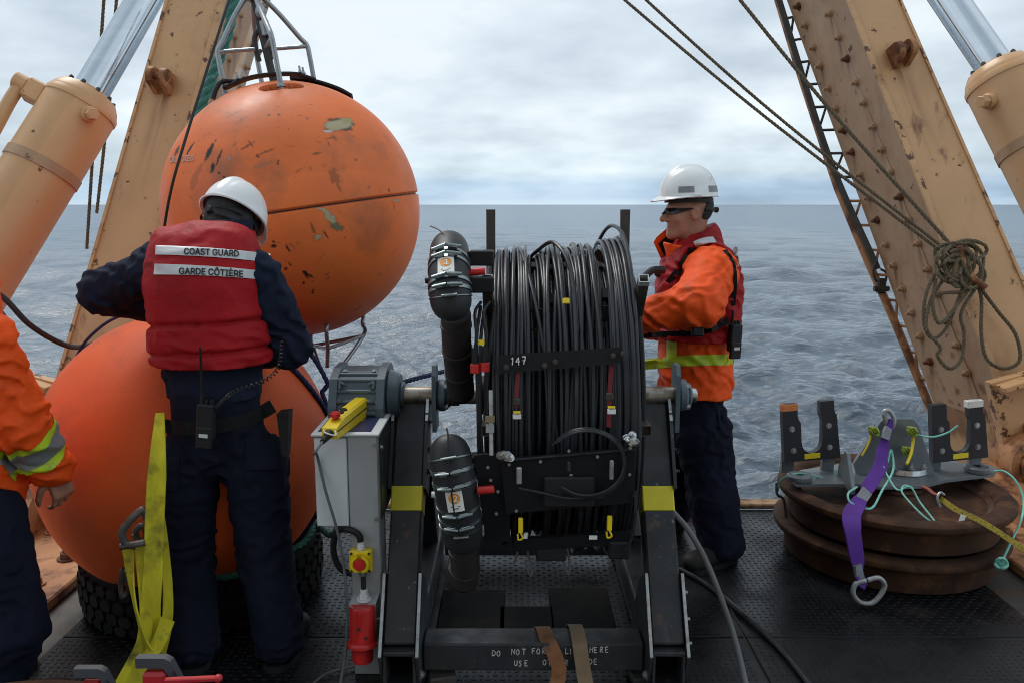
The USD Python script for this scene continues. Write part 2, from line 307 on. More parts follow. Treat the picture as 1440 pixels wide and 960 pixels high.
mat('rust', (0.115, 0.042, 0.018), 0.78, 0.0, 0.35, 9.0, 0.003, 70, dirt=[((0.22, 0.09, 0.035), 0.52, 0.68, 11), ((0.03, 0.015, 0.01), 0.58, 0.7, 18)])
mat('chrome', (0.62, 0.66, 0.70), 0.12, 1.0, 0.06, 2.0, stretch=(1, 1, 8), rvar=0.05)
mat('dark_steel', (0.06, 0.055, 0.05), 0.5, 0.6, 0.25, 20)
KL = 0.40; Y_AT = 4.45
def lean(px, py, off): return on_plane(px, py, Y_AT + off, KL, 0.2)
def edge_line(pa, pb, off, z0, z1):
    a, b = lean(*pa, off), lean(*pb, off); d = (b - a) / (b[2] - a[2]); return a + d * (z0 - a[2]), a + d * (z1 - a[2])
aframe = thing('gallows_frame', 'big tan steel A-frame with two leaning bolted legs standing at the stern edge', 'A-frame', (0, 4.6, 0))
def _flat(path, v, f):                                        # keeps the leg's faces flat-shaded
    UsdGeom.Mesh(stage.GetPrimAtPath(path)).GetNormalsAttr().Block()
def leg(outer, corner, inner, z0, z1, sgn, pad):
    W = 0.72
    o0, o1 = edge_line(*outer, 0.0, z0, z1); c0, c1 = edge_line(*corner, 0.0, z0, z1); i0, i1 = edge_line(*inner, W, z0, z1)
    b0, b1 = o0 + (i0 - c0), o1 + (i1 - c1)
    def solid(fr): return [a + (b - a) * fr for a, b in ((o0, o1), (c0, c1), (i0, i1), (b0, b1))]
    m = hull([o0, c0, i0, b0, o1, c1, i1, b1]); v_, f_ = trimesh.remesh.subdivide_to_size(m.vertices, m.faces, .035, 12)
    fN = lambda k: meshkit.fbm(v_ * V(k, k, k * .6), 4, 7); ax_ = unit(c1 - c0); lat_ = unit((o0 - c0) - ax_ * ((o0 - c0) @ ax_)); cc = lean(*pad, 0.0); rel = v_ - cc; la, dn = rel @ lat_, -(rel @ ax_)
    st_ = np.exp(-((la + .02 * fN(9)) / .045) ** 2) * np.clip(dn / .05, 0, 1) * np.clip(1 - dn / .75, 0, 1) * np.clip(meshkit.noise(np.stack([la * 60, dn * 3, la * 0], 1), 3) * 1.5, .15, 1)
    ring = np.clip(1.3 - np.hypot(la, rel @ ax_) / .10, 0, 1) * fN(14)
    e1 = np.abs((v_ - c0) @ lat_ - ((v_ - c0) @ ax_) * 0); edge_ = np.exp(-(e1 / .02) ** 2) * (fN(16) > .54) * .9
    low = np.clip((1.15 - v_[:, 2]) * 1.1, 0, 1) * np.clip((fN(5) - .44) * 7, 0, 1)
    mk_ = np.clip(np.maximum.reduce([st_ * .85, ring, edge_, low * .9]), 0, 1); dk = np.clip(fN(20) * 2 - .6, 0, 1)[:, None]; mc_ = V(.22, .085, .03) * (1 - dk) + V(.09, .032, .012) * dk
    part = obj('leg', trimesh.Trimesh(v_, f_, process=False), 'tan_marked', aframe, attr={'marks': mc_, 'mask': np.repeat(mk_[:, None], 3, 1)})
    _flat(part, v_, f_)
    # the duller web plate on the inner face, with its doubler strips
    nin = unit(np.cross(c1 - c0, i0 - c0)); nin = nin if nin[0] * sgn < 0 else -nin
    nfr = unit(np.cross(c1 - c0, o0 - c0)); nfr = nfr if nfr[1] < 0 else -nfr
    def on_in(u, s, h=0.0): a = c0 + (c1 - c0) * s; b = i0 + (i1 - i0) * s; return a + (b - a) * u + nin * h
    def on_fr(u, s, h=0.0): a = c0 + (c1 - c0) * s; b = o0 + (o1 - o0) * s; return a + (b - a) * u + nfr * h
    def slab(u0, u1, s0, s1, h0, h1): return hull([on_in(u, s, h) for u in (u0, u1) for s in (s0, s1) for h in (h0, h1)])
    wp = slab(0.02, 0.995, 0.09, 1.0, -0.01, 0.006); wv, wf = trimesh.remesh.subdivide_to_size(wp.vertices, wp.faces, .030, 12); wm = np.zeros(len(wv)); dwn = V(0, 0, -1) - nin * (V(0, 0, -1) @ nin); dwn = unit(dwn); sde = np.cross(dwn, nin)
    rs_ = np.random.default_rng(9)
    for u in (0.32, 0.80):
        for s in np.arange(0.14, 0.80, 0.0285):
            q = wv - on_in(u, s, .006); a_, b_ = q @ sde, q @ dwn; k_ = rs_.random(); L_s = .05 + .22 * k_ ** 2
            wm = np.maximum(wm, np.exp(-(a_ / .020) ** 2) * np.clip((b_ + .03) / .03, 0, 1) * np.clip(1 - b_ / L_s, 0, 1) * (.35 + .6 * k_))
    nz = meshkit.fbm(wv * 13, 3, 4); wm = np.clip(wm * (.5 + nz) + np.clip((nz - .62) * 8, 0, 1) * np.clip(1.5 - wv[:, 2], .1, 1), 0, 1)
    w_p = obj('web_plate', trimesh.Trimesh(wv, wf, process=False), 'tan_dull', part, attr={'marks': np.tile(V(.15, .058, .022), (len(wv), 1)), 'mask': np.repeat(wm[:, None], 3, 1)}); _flat(w_p, wv, wf)
    obj('seam_strip', slab(0.30, 0.335, 0.09, 1.0, 0.005, 0.013), 'tan_dull', part)
    obj('flange_edge', hull([on_fr(u, s, h) + nin * k for u in (-0.0, 0.05) for s in (0.07, 1.0) for h in (-0.004, 0.012) for k in (0.0, 0.018)]), 'tan_chipped', part)
    obj('flange_edge', hull([on_fr(u, s, h) for u in (0.95, 1.0) for s in (0.07, 1.0) for h in (-0.004, 0.010)]), 'tan_chipped', part)
    return part, on_in, on_fr, nin, nfr, (o0, o1, c0, c1, i0, i1)
ZT = 5.2
legR, inR, frR, nR, nfR, eR = leg(((1267, 0), (1407, 320)), ((1193, 0), (1397, 520)), ((1107, 0), (1304, 540)), -0.05, ZT, 1, (1262, 82))
legL, inL, frL, nL, nfL, eL = leg(((233, 0), (60, 600)), ((313, 0), (273, 150)), ((380, 0), (342, 128)), -0.05, ZT, -1, (232, 120))
# studs with nuts on the inner faces
rng = np.random.default_rng(11)
for lg, fn, nn, u_cols in ((legR, inR, nR, (0.32, 0.80)), (legL, inL, nL, (0.32, 0.80))):
    for u in u_cols:
        for s in np.arange(0.14, 0.80, 0.0285):
            s2 = s + rng.normal(0, 0.0012)
            obj('stud', bolt_head(fn(u, s2, 0.012), nn, 0.021, 0.024, True, 0.022), 'tan_dull' if rng.random() < .7 else 'rust', lg)
# pad eyes on the front faces
def pad_eye(lg, c, nrm, along, px_up):
    R = frame(nrm, along); ms = []
    for s in (-1, 1):
        import shapely
        g = shapely.union_all([shapely.Polygon([(-0.07, 0), (0.07, 0), (0.055, 0.10), (-0.055, 0.10)]), shapely.Point(0, 0.10).buffer(0.055)]).difference(shapely.Point(0, 0.105).buffer(0.022))
        m = extrude(g, 0.032); M = np.stack([R[:, 1], R[:, 2], R[:, 0]], 1); ms.append(put(m, M, c + R[:, 0] * s * 0.04))
    p = obj('pad_eye', ms, 'rusty_tan', lg); obj('pin', cyl(c + R[:, 2] * 0.105 - R[:, 0] * 0.06, c + R[:, 2] * 0.105 + R[:, 0] * 0.06, 0.02, 14), 'rust', lg)
pad_eye(legL, lean(232, 120, 0.0), nfL, eL[3] - eL[2], 0); pad_eye(legR, lean(1262, 82, 0.0), nfR, eR[3] - eR[2], 0)
# pivots and clevis plates at the feet
for lg, s, xx in ((legR, 1, 2.86), (legL, -1, -2.72)):
    foot = V(xx, 4.42, 0.30)
    obj('pivot_boss', [cyl(foot + V(-0.0, -0.16, 0.0), foot + V(0, 0.10, 0), 0.165, 36, ch=0.02), cyl(foot + V(0, -0.185, 0), foot + V(0, -0.15, 0), 0.13, 32, ch=0.01)], 'rusty_tan', lg)
    for a in (0.6, 1.9, 3.1, 4.4, 5.5): obj('boss_bolt', cyl(foot + V(0.06 * math.cos(a), -0.20, 0.06 * math.sin(a)), foot + V(0.06 * math.cos(a), -0.15, 0.06 * math.sin(a)), 0.016, 6), 'dark_steel', lg)
    obj('gusset', hull([foot + V(a * s, b, c) for a, b, c in ((-0.25, -0.02, 0.42), (0.55, -0.02, 0.65), (0.60, -0.02, -0.1), (-0.05, -0.02, -0.25), (-0.25, 0.04, 0.42), (0.55, 0.04, 0.65), (0.6, 0.04, -0.1), (-0.05, 0.04, -0.25))]), 'tan_chipped', lg)
    obj('stiffener', bar(foot + V(-0.22 * s, -0.06, 0.40), foot + V(0.50 * s, -0.06, 0.64), 0.10, 0.03), 'tan_chipped', lg)
# cross head far above the picture
ctop = (eL[1] + eR[1]) / 2; obj('cross_head', bar(eL[3] + V(-0.4, 0.35, 0.15), eR[3] + V(0.4, 0.35, 0.15), 0.6, 0.6), 'tan_paint', aframe)
# ladder on the starboard leg's inboard edge
def lad(px, py, w): return on_plane(px, py, Y_AT + w, KL, 0.2)
LP = [lad(x, y, 0.78) for x, y in ((1326, 620), (1303, 560), (1253, 440), (1217, 360), (1176, 260), (1124, 100), (1097, 10), (1057, -120))]
ladder = obj('ladder', tube(resample(np.array(LP), 0.2), 0.027, 10), 'rusty_tan', aframe)
ie0, ie1 = eR[4], eR[5]
def inner_at(z): return ie0 + (ie1 - ie0) * ((z - ie0[2]) / (ie1[2] - ie0[2]))
pts = LP
zs = np.array([p[2] for p in pts]); P4 = np.array(pts)
def rail_at(z): return V(np.interp(z, zs, P4[:, 0]), np.interp(z, zs, P4[:, 1]), z)
for k, z in enumerate(np.arange(0.55, 3.9, 0.165)):
    a, b = rail_at(z), inner_at(z + 0.0); obj('rung', cyl(a, b, 0.0095, 8), 'rusty_tan' if z < 1.8 else 'dark_steel', ladder)
    if k % 2 == 0: obj('brace', cyl(a, inner_at(z + 0.165), 0.009, 8), 'rusty_tan' if z < 1.8 else 'dark_steel', ladder)

# foundations bolted down beside the mats
for nm, lab, s, x0, x1 in (('foundation', 'rust brown bolted foundation plate under the leg behind the orange-sleeved arm', -1, -3.6, -1.95), ('foundation', 'rusty bolted foundation plate under the leg beside the stacked wheels', 1, 2.34, 4.0)):
    f = thing(nm, lab, 'foundation', ((x0 + x1) / 2, 3.9, 0), group='foundations of the A-frame')
    obj('base_plate', box((x1 - x0, 1.75, 0.05), ((x0 + x1) / 2, 3.55, 0.015), r=0.008), 'rusty_tan', f)
    obj('riser', hull([V((x0 + x1) / 2 + s * a, b, c) for a in (-0.55, 0.8) for b, c in ((4.05, 0.04), (4.05, 0.16), (4.47, 0.04), (4.47, 0.26))]), 'rusty_tan', f)
    obj('clevis_plate', hull([V(x_, y_, z_) for x_ in ((x0 + x1) / 2 - s * 0.36, (x0 + x1) / 2 - s * 0.31) for y_, z_ in ((3.75, 0.04), (4.46, 0.04), (4.46, 0.52), (4.2, 0.42))]), 'rusty_tan', f)
    for i in range(4):
        for j in range(5):
            c = V(x0 + 0.14 + i * 0.24 if s > 0 else x1 - 0.14 - i * 0.24, 2.85 + j * 0.27 + 0.05 * (i % 2), 0.04); obj('anchor_bolt', bolt_head(c, (0, 0, 1), 0.034, 0.036, True, 0.015), 'rusty_tan' if (i + j) % 3 else 'rust', f)

# ---------------------------------------------------------------- hydraulic rams
mat('ram_paint', (0.58, 0.33, 0.155), 0.40, 0.0, 0.06, 2.0, 0.0008, 30, dirt=[((0.38, 0.2, 0.09), 0.56, 0.8, 4, (1, 1, .2), .6), ((0.12, 0.05, 0.02), 0.66, 0.69, 16)], rvar=0.1)
def ram(label, J, T, Bp, pipe_side, port):
    ax = unit(T - J); bx = unit(Bp - J); t = thing('hydraulic_cylinder', label, 'hydraulic cylinder', Bp, group='hydraulic cylinders of the A-frame'); r = 0.158
    L = np.linalg.norm(Bp - J)
    prof = [(0, -0.0), (0.085, 0), (0.09, 0.012), (0.125, 0.018), (0.145, 0.045), (r, 0.075), (r, 0.20), (r + 0.001, 0.205), (r, L), (0, L)]
    obj('barrel', put(lathe(prof, 64), frame(bx), J), 'ram_paint', t)
    obj('gland_ring', put(lathe([(r - 0.01, 0.055), (r + 0.004, 0.08), (r + 0.004, 0.10), (r - 0.01, 0.105)], 64), frame(bx), J), 'ram_paint', t)
    obj('band', put(lathe([(r - 0.01, 0.40), (r + 0.006, 0.402), (r + 0.006, 0.447), (r - 0.01, 0.45)], 64), frame(bx), J), 'tan_dull', t)
    obj('rod', cyl(J - ax * 0.3, T, 0.0775, 48), 'chrome', t)
    R = frame(bx)
    for a in np.arange(0, 2 * np.pi, np.pi / 5):
        d = R[:, 0] * math.cos(a) + R[:, 1] * math.sin(a); obj('gland_screw', cyl(J + d * 0.105 + bx * 0.0, J + d * 0.11 - bx * 0.004 + bx * 0.02, 0.010, 6), 'dark_steel', t)
    for d, off, tall in port:
        d = unit(d - bx * (d @ bx)); c = J + bx * off
        f = obj('port_fitting', [cyl(c + d * (r - 0.02), c + d * (r + 0.03), 0.034, 16, ch=.004), cyl(c + d * (r + 0.03), c + d * (r + 0.03 + tall), 0.027, 6, ch=.003)], 'ram_paint', t)
    if pipe_side is not None:
        d = unit(pipe_side - bx * (pipe_side @ bx)); c = J + bx * 0.13
        obj('port_block', box((0.085, 0.085, 0.10), c + d * (r + 0.03), frame(bx, d), r=.01), 'ram_paint', t)
        obj('oil_pipe', tube(spline([c + d * (r + 0.03), c + d * (r + 0.085), c + d * (r + 0.10) + bx * 0.06, c + d * (r + 0.085) + bx * 0.3, c + d * (r + 0.06) + bx * 0.8, c + d * (r + 0.05) + bx * (L - 0.2)], 10), 0.029, 14), 'ram_paint', t)
        obj('end_cap', cyl(c + d * (r + 0.07) - bx * 0.01, c + d * (r + 0.13) - bx * 0.01, 0.040, 18, ch=.005), 'ram_paint', t)
jl = at(128, 128, 3.95); ram('tan hydraulic cylinder with a polished rod and a side oil pipe above the orange-sleeved arm', jl, at(203, 0, 4.25) + (at(203, 0, 4.25) - jl) * 1.6, at(-200, 655, 3.25), V(-1, -0.35, 0.0), [(V(0.9, -0.75, 0.1), 0.14, 0.035)])
jr = at(1398, 92, 3.95); ram('tan hydraulic cylinder with a polished rod over the leg hung with a coiled rope', jr, at(1335, 0, 4.2) + (at(1335, 0, 4.2) - jr) * 2.2, at(1640, 560, 3.3), None, [(V(-1.0, -0.4, 0.1), 0.19, 0.04)])

# ---------------------------------------------------------------- running ropes and lines
mat('olive_rope', (0.105, 0.078, 0.040), 0.85, 0, 0.3, 30, sheen=.2)
mat('green_rope', (0.03, 0.16, 0.13), 0.75, 0, 0.3, 30, dirt=[((0.25, 0.33, 0.28), 0.6, 0.75, 30)])
mat('teal_cord', (0.22, 0.55, 0.47), 0.7, 0, 0.2, 40)
mat('black_line', (0.02, 0.017, 0.016), 0.6, 0, 0.2, 30)
mat('blue_rope', (0.012, 0.022, 0.085), 0.7, 0, 0.3, 40)
mat('grey_strap', (0.075, 0.078, 0.075), 0.8, 0, 0.25, 20)
cleat = lean(1352, 372, -0.10)
for k, (p0, lab) in enumerate((((885, 0), 'lowest thin olive line running from above down to the cleat'), ((915, 0), 'middle thin olive line running from above down to the cleat'), ((1043, 0), 'steepest thin olive line crossing the bolted leg to the cleat'))):
    a = at(p0[0], p0[1], 5.4); a = a + (a - cleat) * 0.25; m_ = (a + cleat) / 2 - V(0, 0, 0.02 + 0.03 * (k < 2))
    tag(stage.GetPrimAtPath(obj('hauling_line', rope([a, m_, cleat + V(-0.02 + 0.01 * k, 0, 0.02 * k)], 0.0098 if k < 2 else 0.0118), 'olive_rope')), lab, 'rope', 'lines made fast at the cleat')
cl = thing('horn_cleat', 'rusty horn cleat welded to the bolted leg under the coiled rope', 'cleat', cleat)
obj('stem', cyl(cleat + V(0, 0.14, 0), cleat + V(0, -0.03, 0), 0.03, 14), 'rusty_tan', cl); up_ = unit(eR[3] - eR[2]); obj('horn', tube(spline([cleat + up_ * 0.12 + V(0, -0.06, 0), cleat + up_ * .05 + V(0, -0.03, 0), cleat - up_ * .05 + V(0, -0.03, 0), cleat - up_ * 0.14 + V(0.05, -0.07, 0)], 8), np.interp(np.linspace(0, 1, 25), [0, .5, 1], [.018, .028, .018]), 12), 'rusty_tan', cl)
def L_(px, py, o=-0.08): return lean(px, py, o)
wr = []
rng = np.random.default_rng(3)
for k in range(9):                                            # the turns bunched on the cleat
    cx, cy = 1350 + rng.normal(0, 6), 372 + rng.normal(0, 8); a0 = rng.random() * 6.28; rx, ry = 14 + 20 * rng.random(), 12 + 18 * rng.random()
    wr.append(rope([L_(cx + rx * math.cos(a0 + q), cy + ry * math.sin(a0 + q), -0.10 - 0.07 * rng.random()) for q in np.linspace(0, 6.6, 9)], 0.011))
wr.append(rope([L_(1333, 360, -.14), L_(1305, 405, -.12), L_(1299, 450, -.10), L_(1310, 475, -.09), L_(1330, 462, -.10), L_(1352, 410, -.12), L_(1362, 385, -.14)], 0.0108))
wr.append(rope([L_(1345, 362, -.14), L_(1325, 395, -.12), L_(1308, 425, -.12), L_(1303, 462, -.12), L_(1322, 488, -.12), L_(1318, 500, -.10), L_(1335, 518, -.10), L_(1352, 505, -.10), L_(1356, 470, -.11), L_(1352, 440, -.12), L_(1375, 400, -.13)], 0.0108))
wr.append(rope([L_(1372, 395, -.10), L_(1380, 420, -.08), L_(1380, 470, -.07), L_(1388, 505, -.07), L_(1412, 518, -.07), L_(1434, 506, -.07), L_(1428, 470, -.07), L_(1405, 440, -.07), L_(1384, 412, -.09), L_(1376, 398, -.11)], 0.0108))
wr.append(rope([L_(1310, 415, -.13), L_(1330, 412, -.13), L_(1355, 410, -.13), L_(1378, 398, -.13)], 0.0108))
wr.append(rope([L_(1316, 392, -.13), L_(1312, 430, -.13), L_(1322, 455, -.13), L_(1345, 430, -.13), L_(1365, 405, -.14)], 0.0108))
wr.append(rope([L_(1335, 355, -.15), L_(1355, 350, -.16), L_(1372, 365, -.16), L_(1385, 385, -.14), L_(1378, 400, -.13), L_(1362, 388, -.15), L_(1350, 365, -.16), L_(1340, 385, -.15), L_(1345, 402, -.14)], 0.0108))
obj('coiled_rope', wr, 'olive_rope', label='tangled olive rope hitched and hanging in loops on the cleat', cat='rope')
for k, (pp, lab) in enumerate((([(150, -60), (142, 60), (131, 210), (122, 350)], 'thin tan line hanging straight beside the polished rod, nearer the oil pipe'), ([(168, -60), (160, 50), (148, 190), (136, 300)], 'thin tan line hanging straight between the polished rod and the leg'))):
    tag(stage.GetPrimAtPath(obj('hanging_line', rope([at(x, y, 4.9) for x, y in pp], 0.0095), 'olive_rope')), lab, 'rope', 'lines hanging beside the cylinder')
obj('green_hawser', rope([at(334, -40, 4.9), at(322, 40, 4.85), at(300, 105, 4.8), at(283, 150, 4.75), at(270, 200, 4.7)], 0.030, n=10), 'green_rope', label='thick green laid rope hanging in front of the leg behind the scuffed float', cat='rope')
obj('tag_line', tube(spline([at(335, -40, 3.45), at(300, 70, 3.32), at(258, 205, 3.22), at(240, 270, 3.25), at(229, 335, 3.32), at(222, 400, 3.4)], 12), 0.0055, 8), 'black_line', label='thin black cord hanging down across the side of the scuffed float', cat='cord')
obj('hose', tube(spline([at(-60, 385, 3.2), at(0, 415, 3.25), at(40, 455, 3.3), at(80, 480, 3.4), at(112, 488, 3.6), at(150, 476, 3.85)], 12), 0.0115, 10), 'black_line', label='dark brown hose sagging from beside the barrel to the tan leg', cat='hose')
obj('hose', tube(spline([at(-30, 430, 3.2), at(-2, 438, 3.2), at(8, 455, 3.2), at(0, 468, 3.2), at(-25, 470, 3.2)], 10), 0.012, 10), 'black_line', label='short looped dark hose above the orange shoulder', cat='hose')
# ratchet strap lashed along the ladder
st = [rail_at(3.6) + V(-0.01, -0.06, 0.0), rail_at(3.0) + V(-0.012, -0.055, 0), rail_at(2.0) + V(-0.01, -0.055, 0), rail_at(1.25) + V(0.02, -0.06, 0.0)]
rs = thing('lashing_strap', 'grey lashing strap with hooks stretched along the ladder rail', 'strap', st[0])
obj('webbing', ribbon(spline(st, 10), 0.05, 0.006, V(1, 0.2, 0)), 'grey_strap', rs)
for c in (st[0], st[-1]):
    obj('hook', tube(spline([c + V(-0.01, 0, 0.06), c + V(-0.035, -0.01, 0.0), c + V(-0.02, -0.02, -0.07), c + V(0.05, 0, -0.10), c + V(0.06, 0, -0.03), c + V(0.02, 0, 0.0)], 8), 0.008, 8), 'dark_steel', rs)
    obj('ratchet', [box((0.06, 0.05, 0.10), c + V(0.02, -0.02, -0.11), r=.01), cyl(c + V(-.03, -.03, -.13), c + V(.07, -.03, -.13), .018, 12)], 'dark_steel', rs)
# ---------------------------------------------------------------- helpers: bodies as smooth distance fields
def smin(a, b, k):
    h = np.maximum(k - np.abs(a - b), 0) / k; return np.minimum(a, b) - h * h * k * 0.25
def smax(a, b, k): return -smin(-a, -b, k)
def cone(p, a, b, ra, rb):
    a, b = np.asarray(a, float), np.asarray(b, float); ba = b - a; t = np.clip(((p - a) @ ba) / (ba @ ba), 0, 1)
    return np.linalg.norm(p - a - t[:, None] * ba, axis=1) - (ra + (rb - ra) * t)
def ell(p, c, r): r = np.asarray(r, float); q = (p - c) / r; k = np.linalg.norm(q, axis=1); return (k - 1) * r.min() * np.where(k > 1, 1, 1)
def chain(p, pts, rs, k=0.03):
    d = None
    for i in range(len(pts) - 1):
        c = cone(p, pts[i], pts[i + 1], rs[i], rs[i + 1]); d = c if d is None else smin(d, c, k)
    return d
def nets(f, lo, hi, h):
    """Surface nets of the field f on a grid of step h, the field taken only near the surface."""
    lo, hi = np.asarray(lo, float), np.asarray(hi, float); n = np.ceil((hi - lo) / h).astype(int) + 1; c = 4; n = ((n - 1) // c + 1) * c + 1
    gc = [lo[k] + np.arange((n[k] - 1) // c + 1) * h * c for k in range(3)]
    C = np.stack(np.meshgrid(*gc, indexing='ij'), -1); dc = f(C.reshape(-1, 3)).reshape(C.shape[:3])
    from scipy.ndimage import map_coordinates, minimum_filter
    near = np.abs(dc) < h * c * 2.6
    S = np.full(n, 1.0)
    idx = [np.minimum(np.arange(m) // c, (m - 1) // c - 0) for m in n]
    S[:] = dc[np.ix_(*idx)]
    nf = near[np.ix_(*[np.clip(np.round(np.arange(m) / c).astype(int), 0, (m - 1) // c) for m in n])]
    ii = np.nonzero(nf); P = lo + np.stack(ii, 1) * h; vals = np.empty(len(P))
    for s in range(0, len(P), 400000): vals[s:s + 400000] = f(P[s:s + 400000])
    S[ii] = vals
    S[0] = S[-1] = 1; S[:, 0] = S[:, -1] = 1; S[:, :, 0] = S[:, :, -1] = 1
    neg = S < 0; acc = np.zeros(tuple(np.array(n) - 1) + (3,)); cnt = np.zeros(np.array(n) - 1)
    sl = lambda o, ax=None: tuple(slice(o[k], n[k] - 1 + o[k]) for k in range(3))
    for ax in range(3):
        oth = [k for k in range(3) if k != ax]
        for u in (0, 1):
            for w in (0, 1):
                o = [0, 0, 0]; o[oth[0]] = u; o[oth[1]] = w; o2 = list(o); o2[ax] = 1
                a, b = S[sl(o)], S[sl(o2)]; x = (a < 0) != (b < 0); t = np.where(x, a / np.where(x, a - b, 1), 0)
                q = np.zeros(a.shape + (3,)); q[..., oth[0]] = u; q[..., oth[1]] = w; q[..., ax] = t; acc += q * x[..., None]; cnt += x
    cell = cnt > 0; vid = np.full(cell.shape, -1); vid[cell] = np.arange(cell.sum())
    g = np.stack(np.nonzero(cell), 1); v = lo + (g + acc[cell] / cnt[cell][:, None]) * h; F = []
    for ax in range(3):
        u, w = (ax + 1) % 3, (ax + 2) % 3; s0 = [slice(1, n[k] - 1) for k in range(3)]; s0[ax] = slice(0, n[ax] - 1); s1 = list(s0); s1[ax] = slice(1, n[ax])
        a, b = neg[tuple(s0)], neg[tuple(s1)]; e = np.stack(np.nonzero(a != b), 1)
        if not len(e): continue
        flip = a[tuple(e.T)]; e = e + [0 if k == ax else 1 for k in range(3)]
        def id_(du, dw): q = e.copy(); q[:, u] -= du; q[:, w] -= dw; return vid[tuple(q.T)]
        q = np.stack([id_(1, 1), id_(0, 1), id_(0, 0), id_(1, 0)], 1); q[~flip] = q[~flip][:, ::-1]; F += [q[:, [0, 1, 2]], q[:, [0, 2, 3]]]
    f_ = np.vstack(F); f_ = f_[(f_ >= 0).all(1)]
    from scipy.sparse import coo_matrix
    ed = np.unique(np.sort(np.vstack([f_[:, [0, 1]], f_[:, [1, 2]], f_[:, [2, 0]]]), 1), axis=0); w_ = coo_matrix((np.ones(2 * len(ed)), (np.r_[ed[:, 0], ed[:, 1]], np.r_[ed[:, 1], ed[:, 0]])), shape=(len(v), len(v))).tocsr()
    deg = np.maximum(np.asarray(w_.sum(1)).ravel(), 1)[:, None]
    for lam in (.5, -.52, .5, -.52): v = v + lam * (w_ @ v / deg - v) * (deg > 2)
    return trimesh.Trimesh(v, f_, process=False)
def march(f, p, d, n=40, back=0.0):
    """Moves the points p along d until they lie on the surface f = 0."""
    p = np.array(p, float); d = np.broadcast_to(unit(d), p.shape)
    for _ in range(n): p = p + d * np.clip(f(p), -0.05, 0.05)[:, None] * 0.8
    return p - d * back
def sight(f, px, py, Y0, off=0.0):
    """Where the sight lines of the given picture points meet the surface f = 0, starting at distance Y0; lines that miss take the others' distance."""
    px, py = np.ravel(px), np.ravel(py); d = np.array([ray(a, b) for a, b in zip(px, py)]); d /= np.linalg.norm(d, axis=1, keepdims=True); o = V(0, 0, CAM_H); t = Y0 / d[:, 1]; t0 = t.copy()
    for _ in range(70): t = t + np.clip(f(o + d * t[:, None]), -.04, .04) * .8
    bad = (np.abs(f(o + d * t[:, None])) > .006) | (t - t0 > 1.2)
    if bad.any() and not bad.all(): t[bad] = np.interp(np.nonzero(bad)[0], np.nonzero(~bad)[0], t[~bad])
    return o + d * (t - off)[:, None]
def folds(p, axis, freq, amp, seed, warp=1.6):
    """Cloth folds: warped ridges across the given direction."""
    a = unit(axis); w = meshkit.fbm(p * 7.0, 3, seed) * warp + meshkit.noise(p * 17.0, seed + 5) * 0.25
    s = np.sin((p @ a) * freq + w * 6.0); g = meshkit.noise(p * 5.0, seed + 9)
    return amp * (np.abs(s) ** 1.5 - 0.5) * np.clip(g * 2 - 0.45, 0, 1)

# ---------------------------------------------------------------- people
mat('skin', (0.36, 0.17, 0.11), 0.48, 0, 0.14, 25, 0.0004, 250, spec=.4)
mat('navy_cloth', (0.0085, 0.0105, 0.022), 0.85, 0, 0.25, 6, 0.0012, 180, spec=.12)
mat('navy_shirt', (0.011, 0.016, 0.034), 0.85, 0, 0.25, 6, 0.0012, 180, spec=.15)
mat('red_nylon', (0.34, 0.010, 0.014), 0.55, 0, 0.16, 5, 0.0022, 55, dirt=[((0.16, 0.008, 0.010), 0.56, 0.75, 6.0)], spec=.16)
mat('hi_vis_orange', (0.88, 0.095, 0.012), 0.58, 0, 0.10, 5, 0.0016, 70, dirt=[((0.30, 0.06, 0.03), 0.62, 0.78, 7.0)], spec=.2)
mat('lime_tape', (0.50, 0.68, 0.03), 0.5, 0, 0.15, 9, dirt=[((0.2, 0.25, 0.05), 0.58, 0.75, 10)])
mat('silver_tape', (0.55, 0.57, 0.58), 0.38, 0.0, 0.1, 12, 0.0005, 200)
mat('grey_tape', (0.22, 0.23, 0.24), 0.4, 0.2, 0.1, 12)
mat('white_shell', (0.78, 0.80, 0.80), 0.28, 0, 0.04, 4, dirt=[((0.45, 0.45, 0.43), 0.64, 0.75, 14, (1, 1, 1), .6)], coat=.2)
mat('black_plastic', (0.012, 0.012, 0.013), 0.42, 0, 0.2, 8, spec=.3)
mat('dark_lens', (0.006, 0.006, 0.008), 0.08)
mat('boot_leather', (0.016, 0.0145, 0.0135), 0.6, 0, 0.3, 14, 0.002, 60, spec=.2)
mat('hair', (0.012, 0.010, 0.009), 0.6, 0, 0.3, 60, 0.003, 220)
mat('webbing_black', (0.012, 0.012, 0.013), 0.8, 0, 0.2, 30, spec=.15)
mat('print_black', (0.012, 0.012, 0.012), 0.7)
mat('eye_white', (0.6, 0.57, 0.53), 0.3)

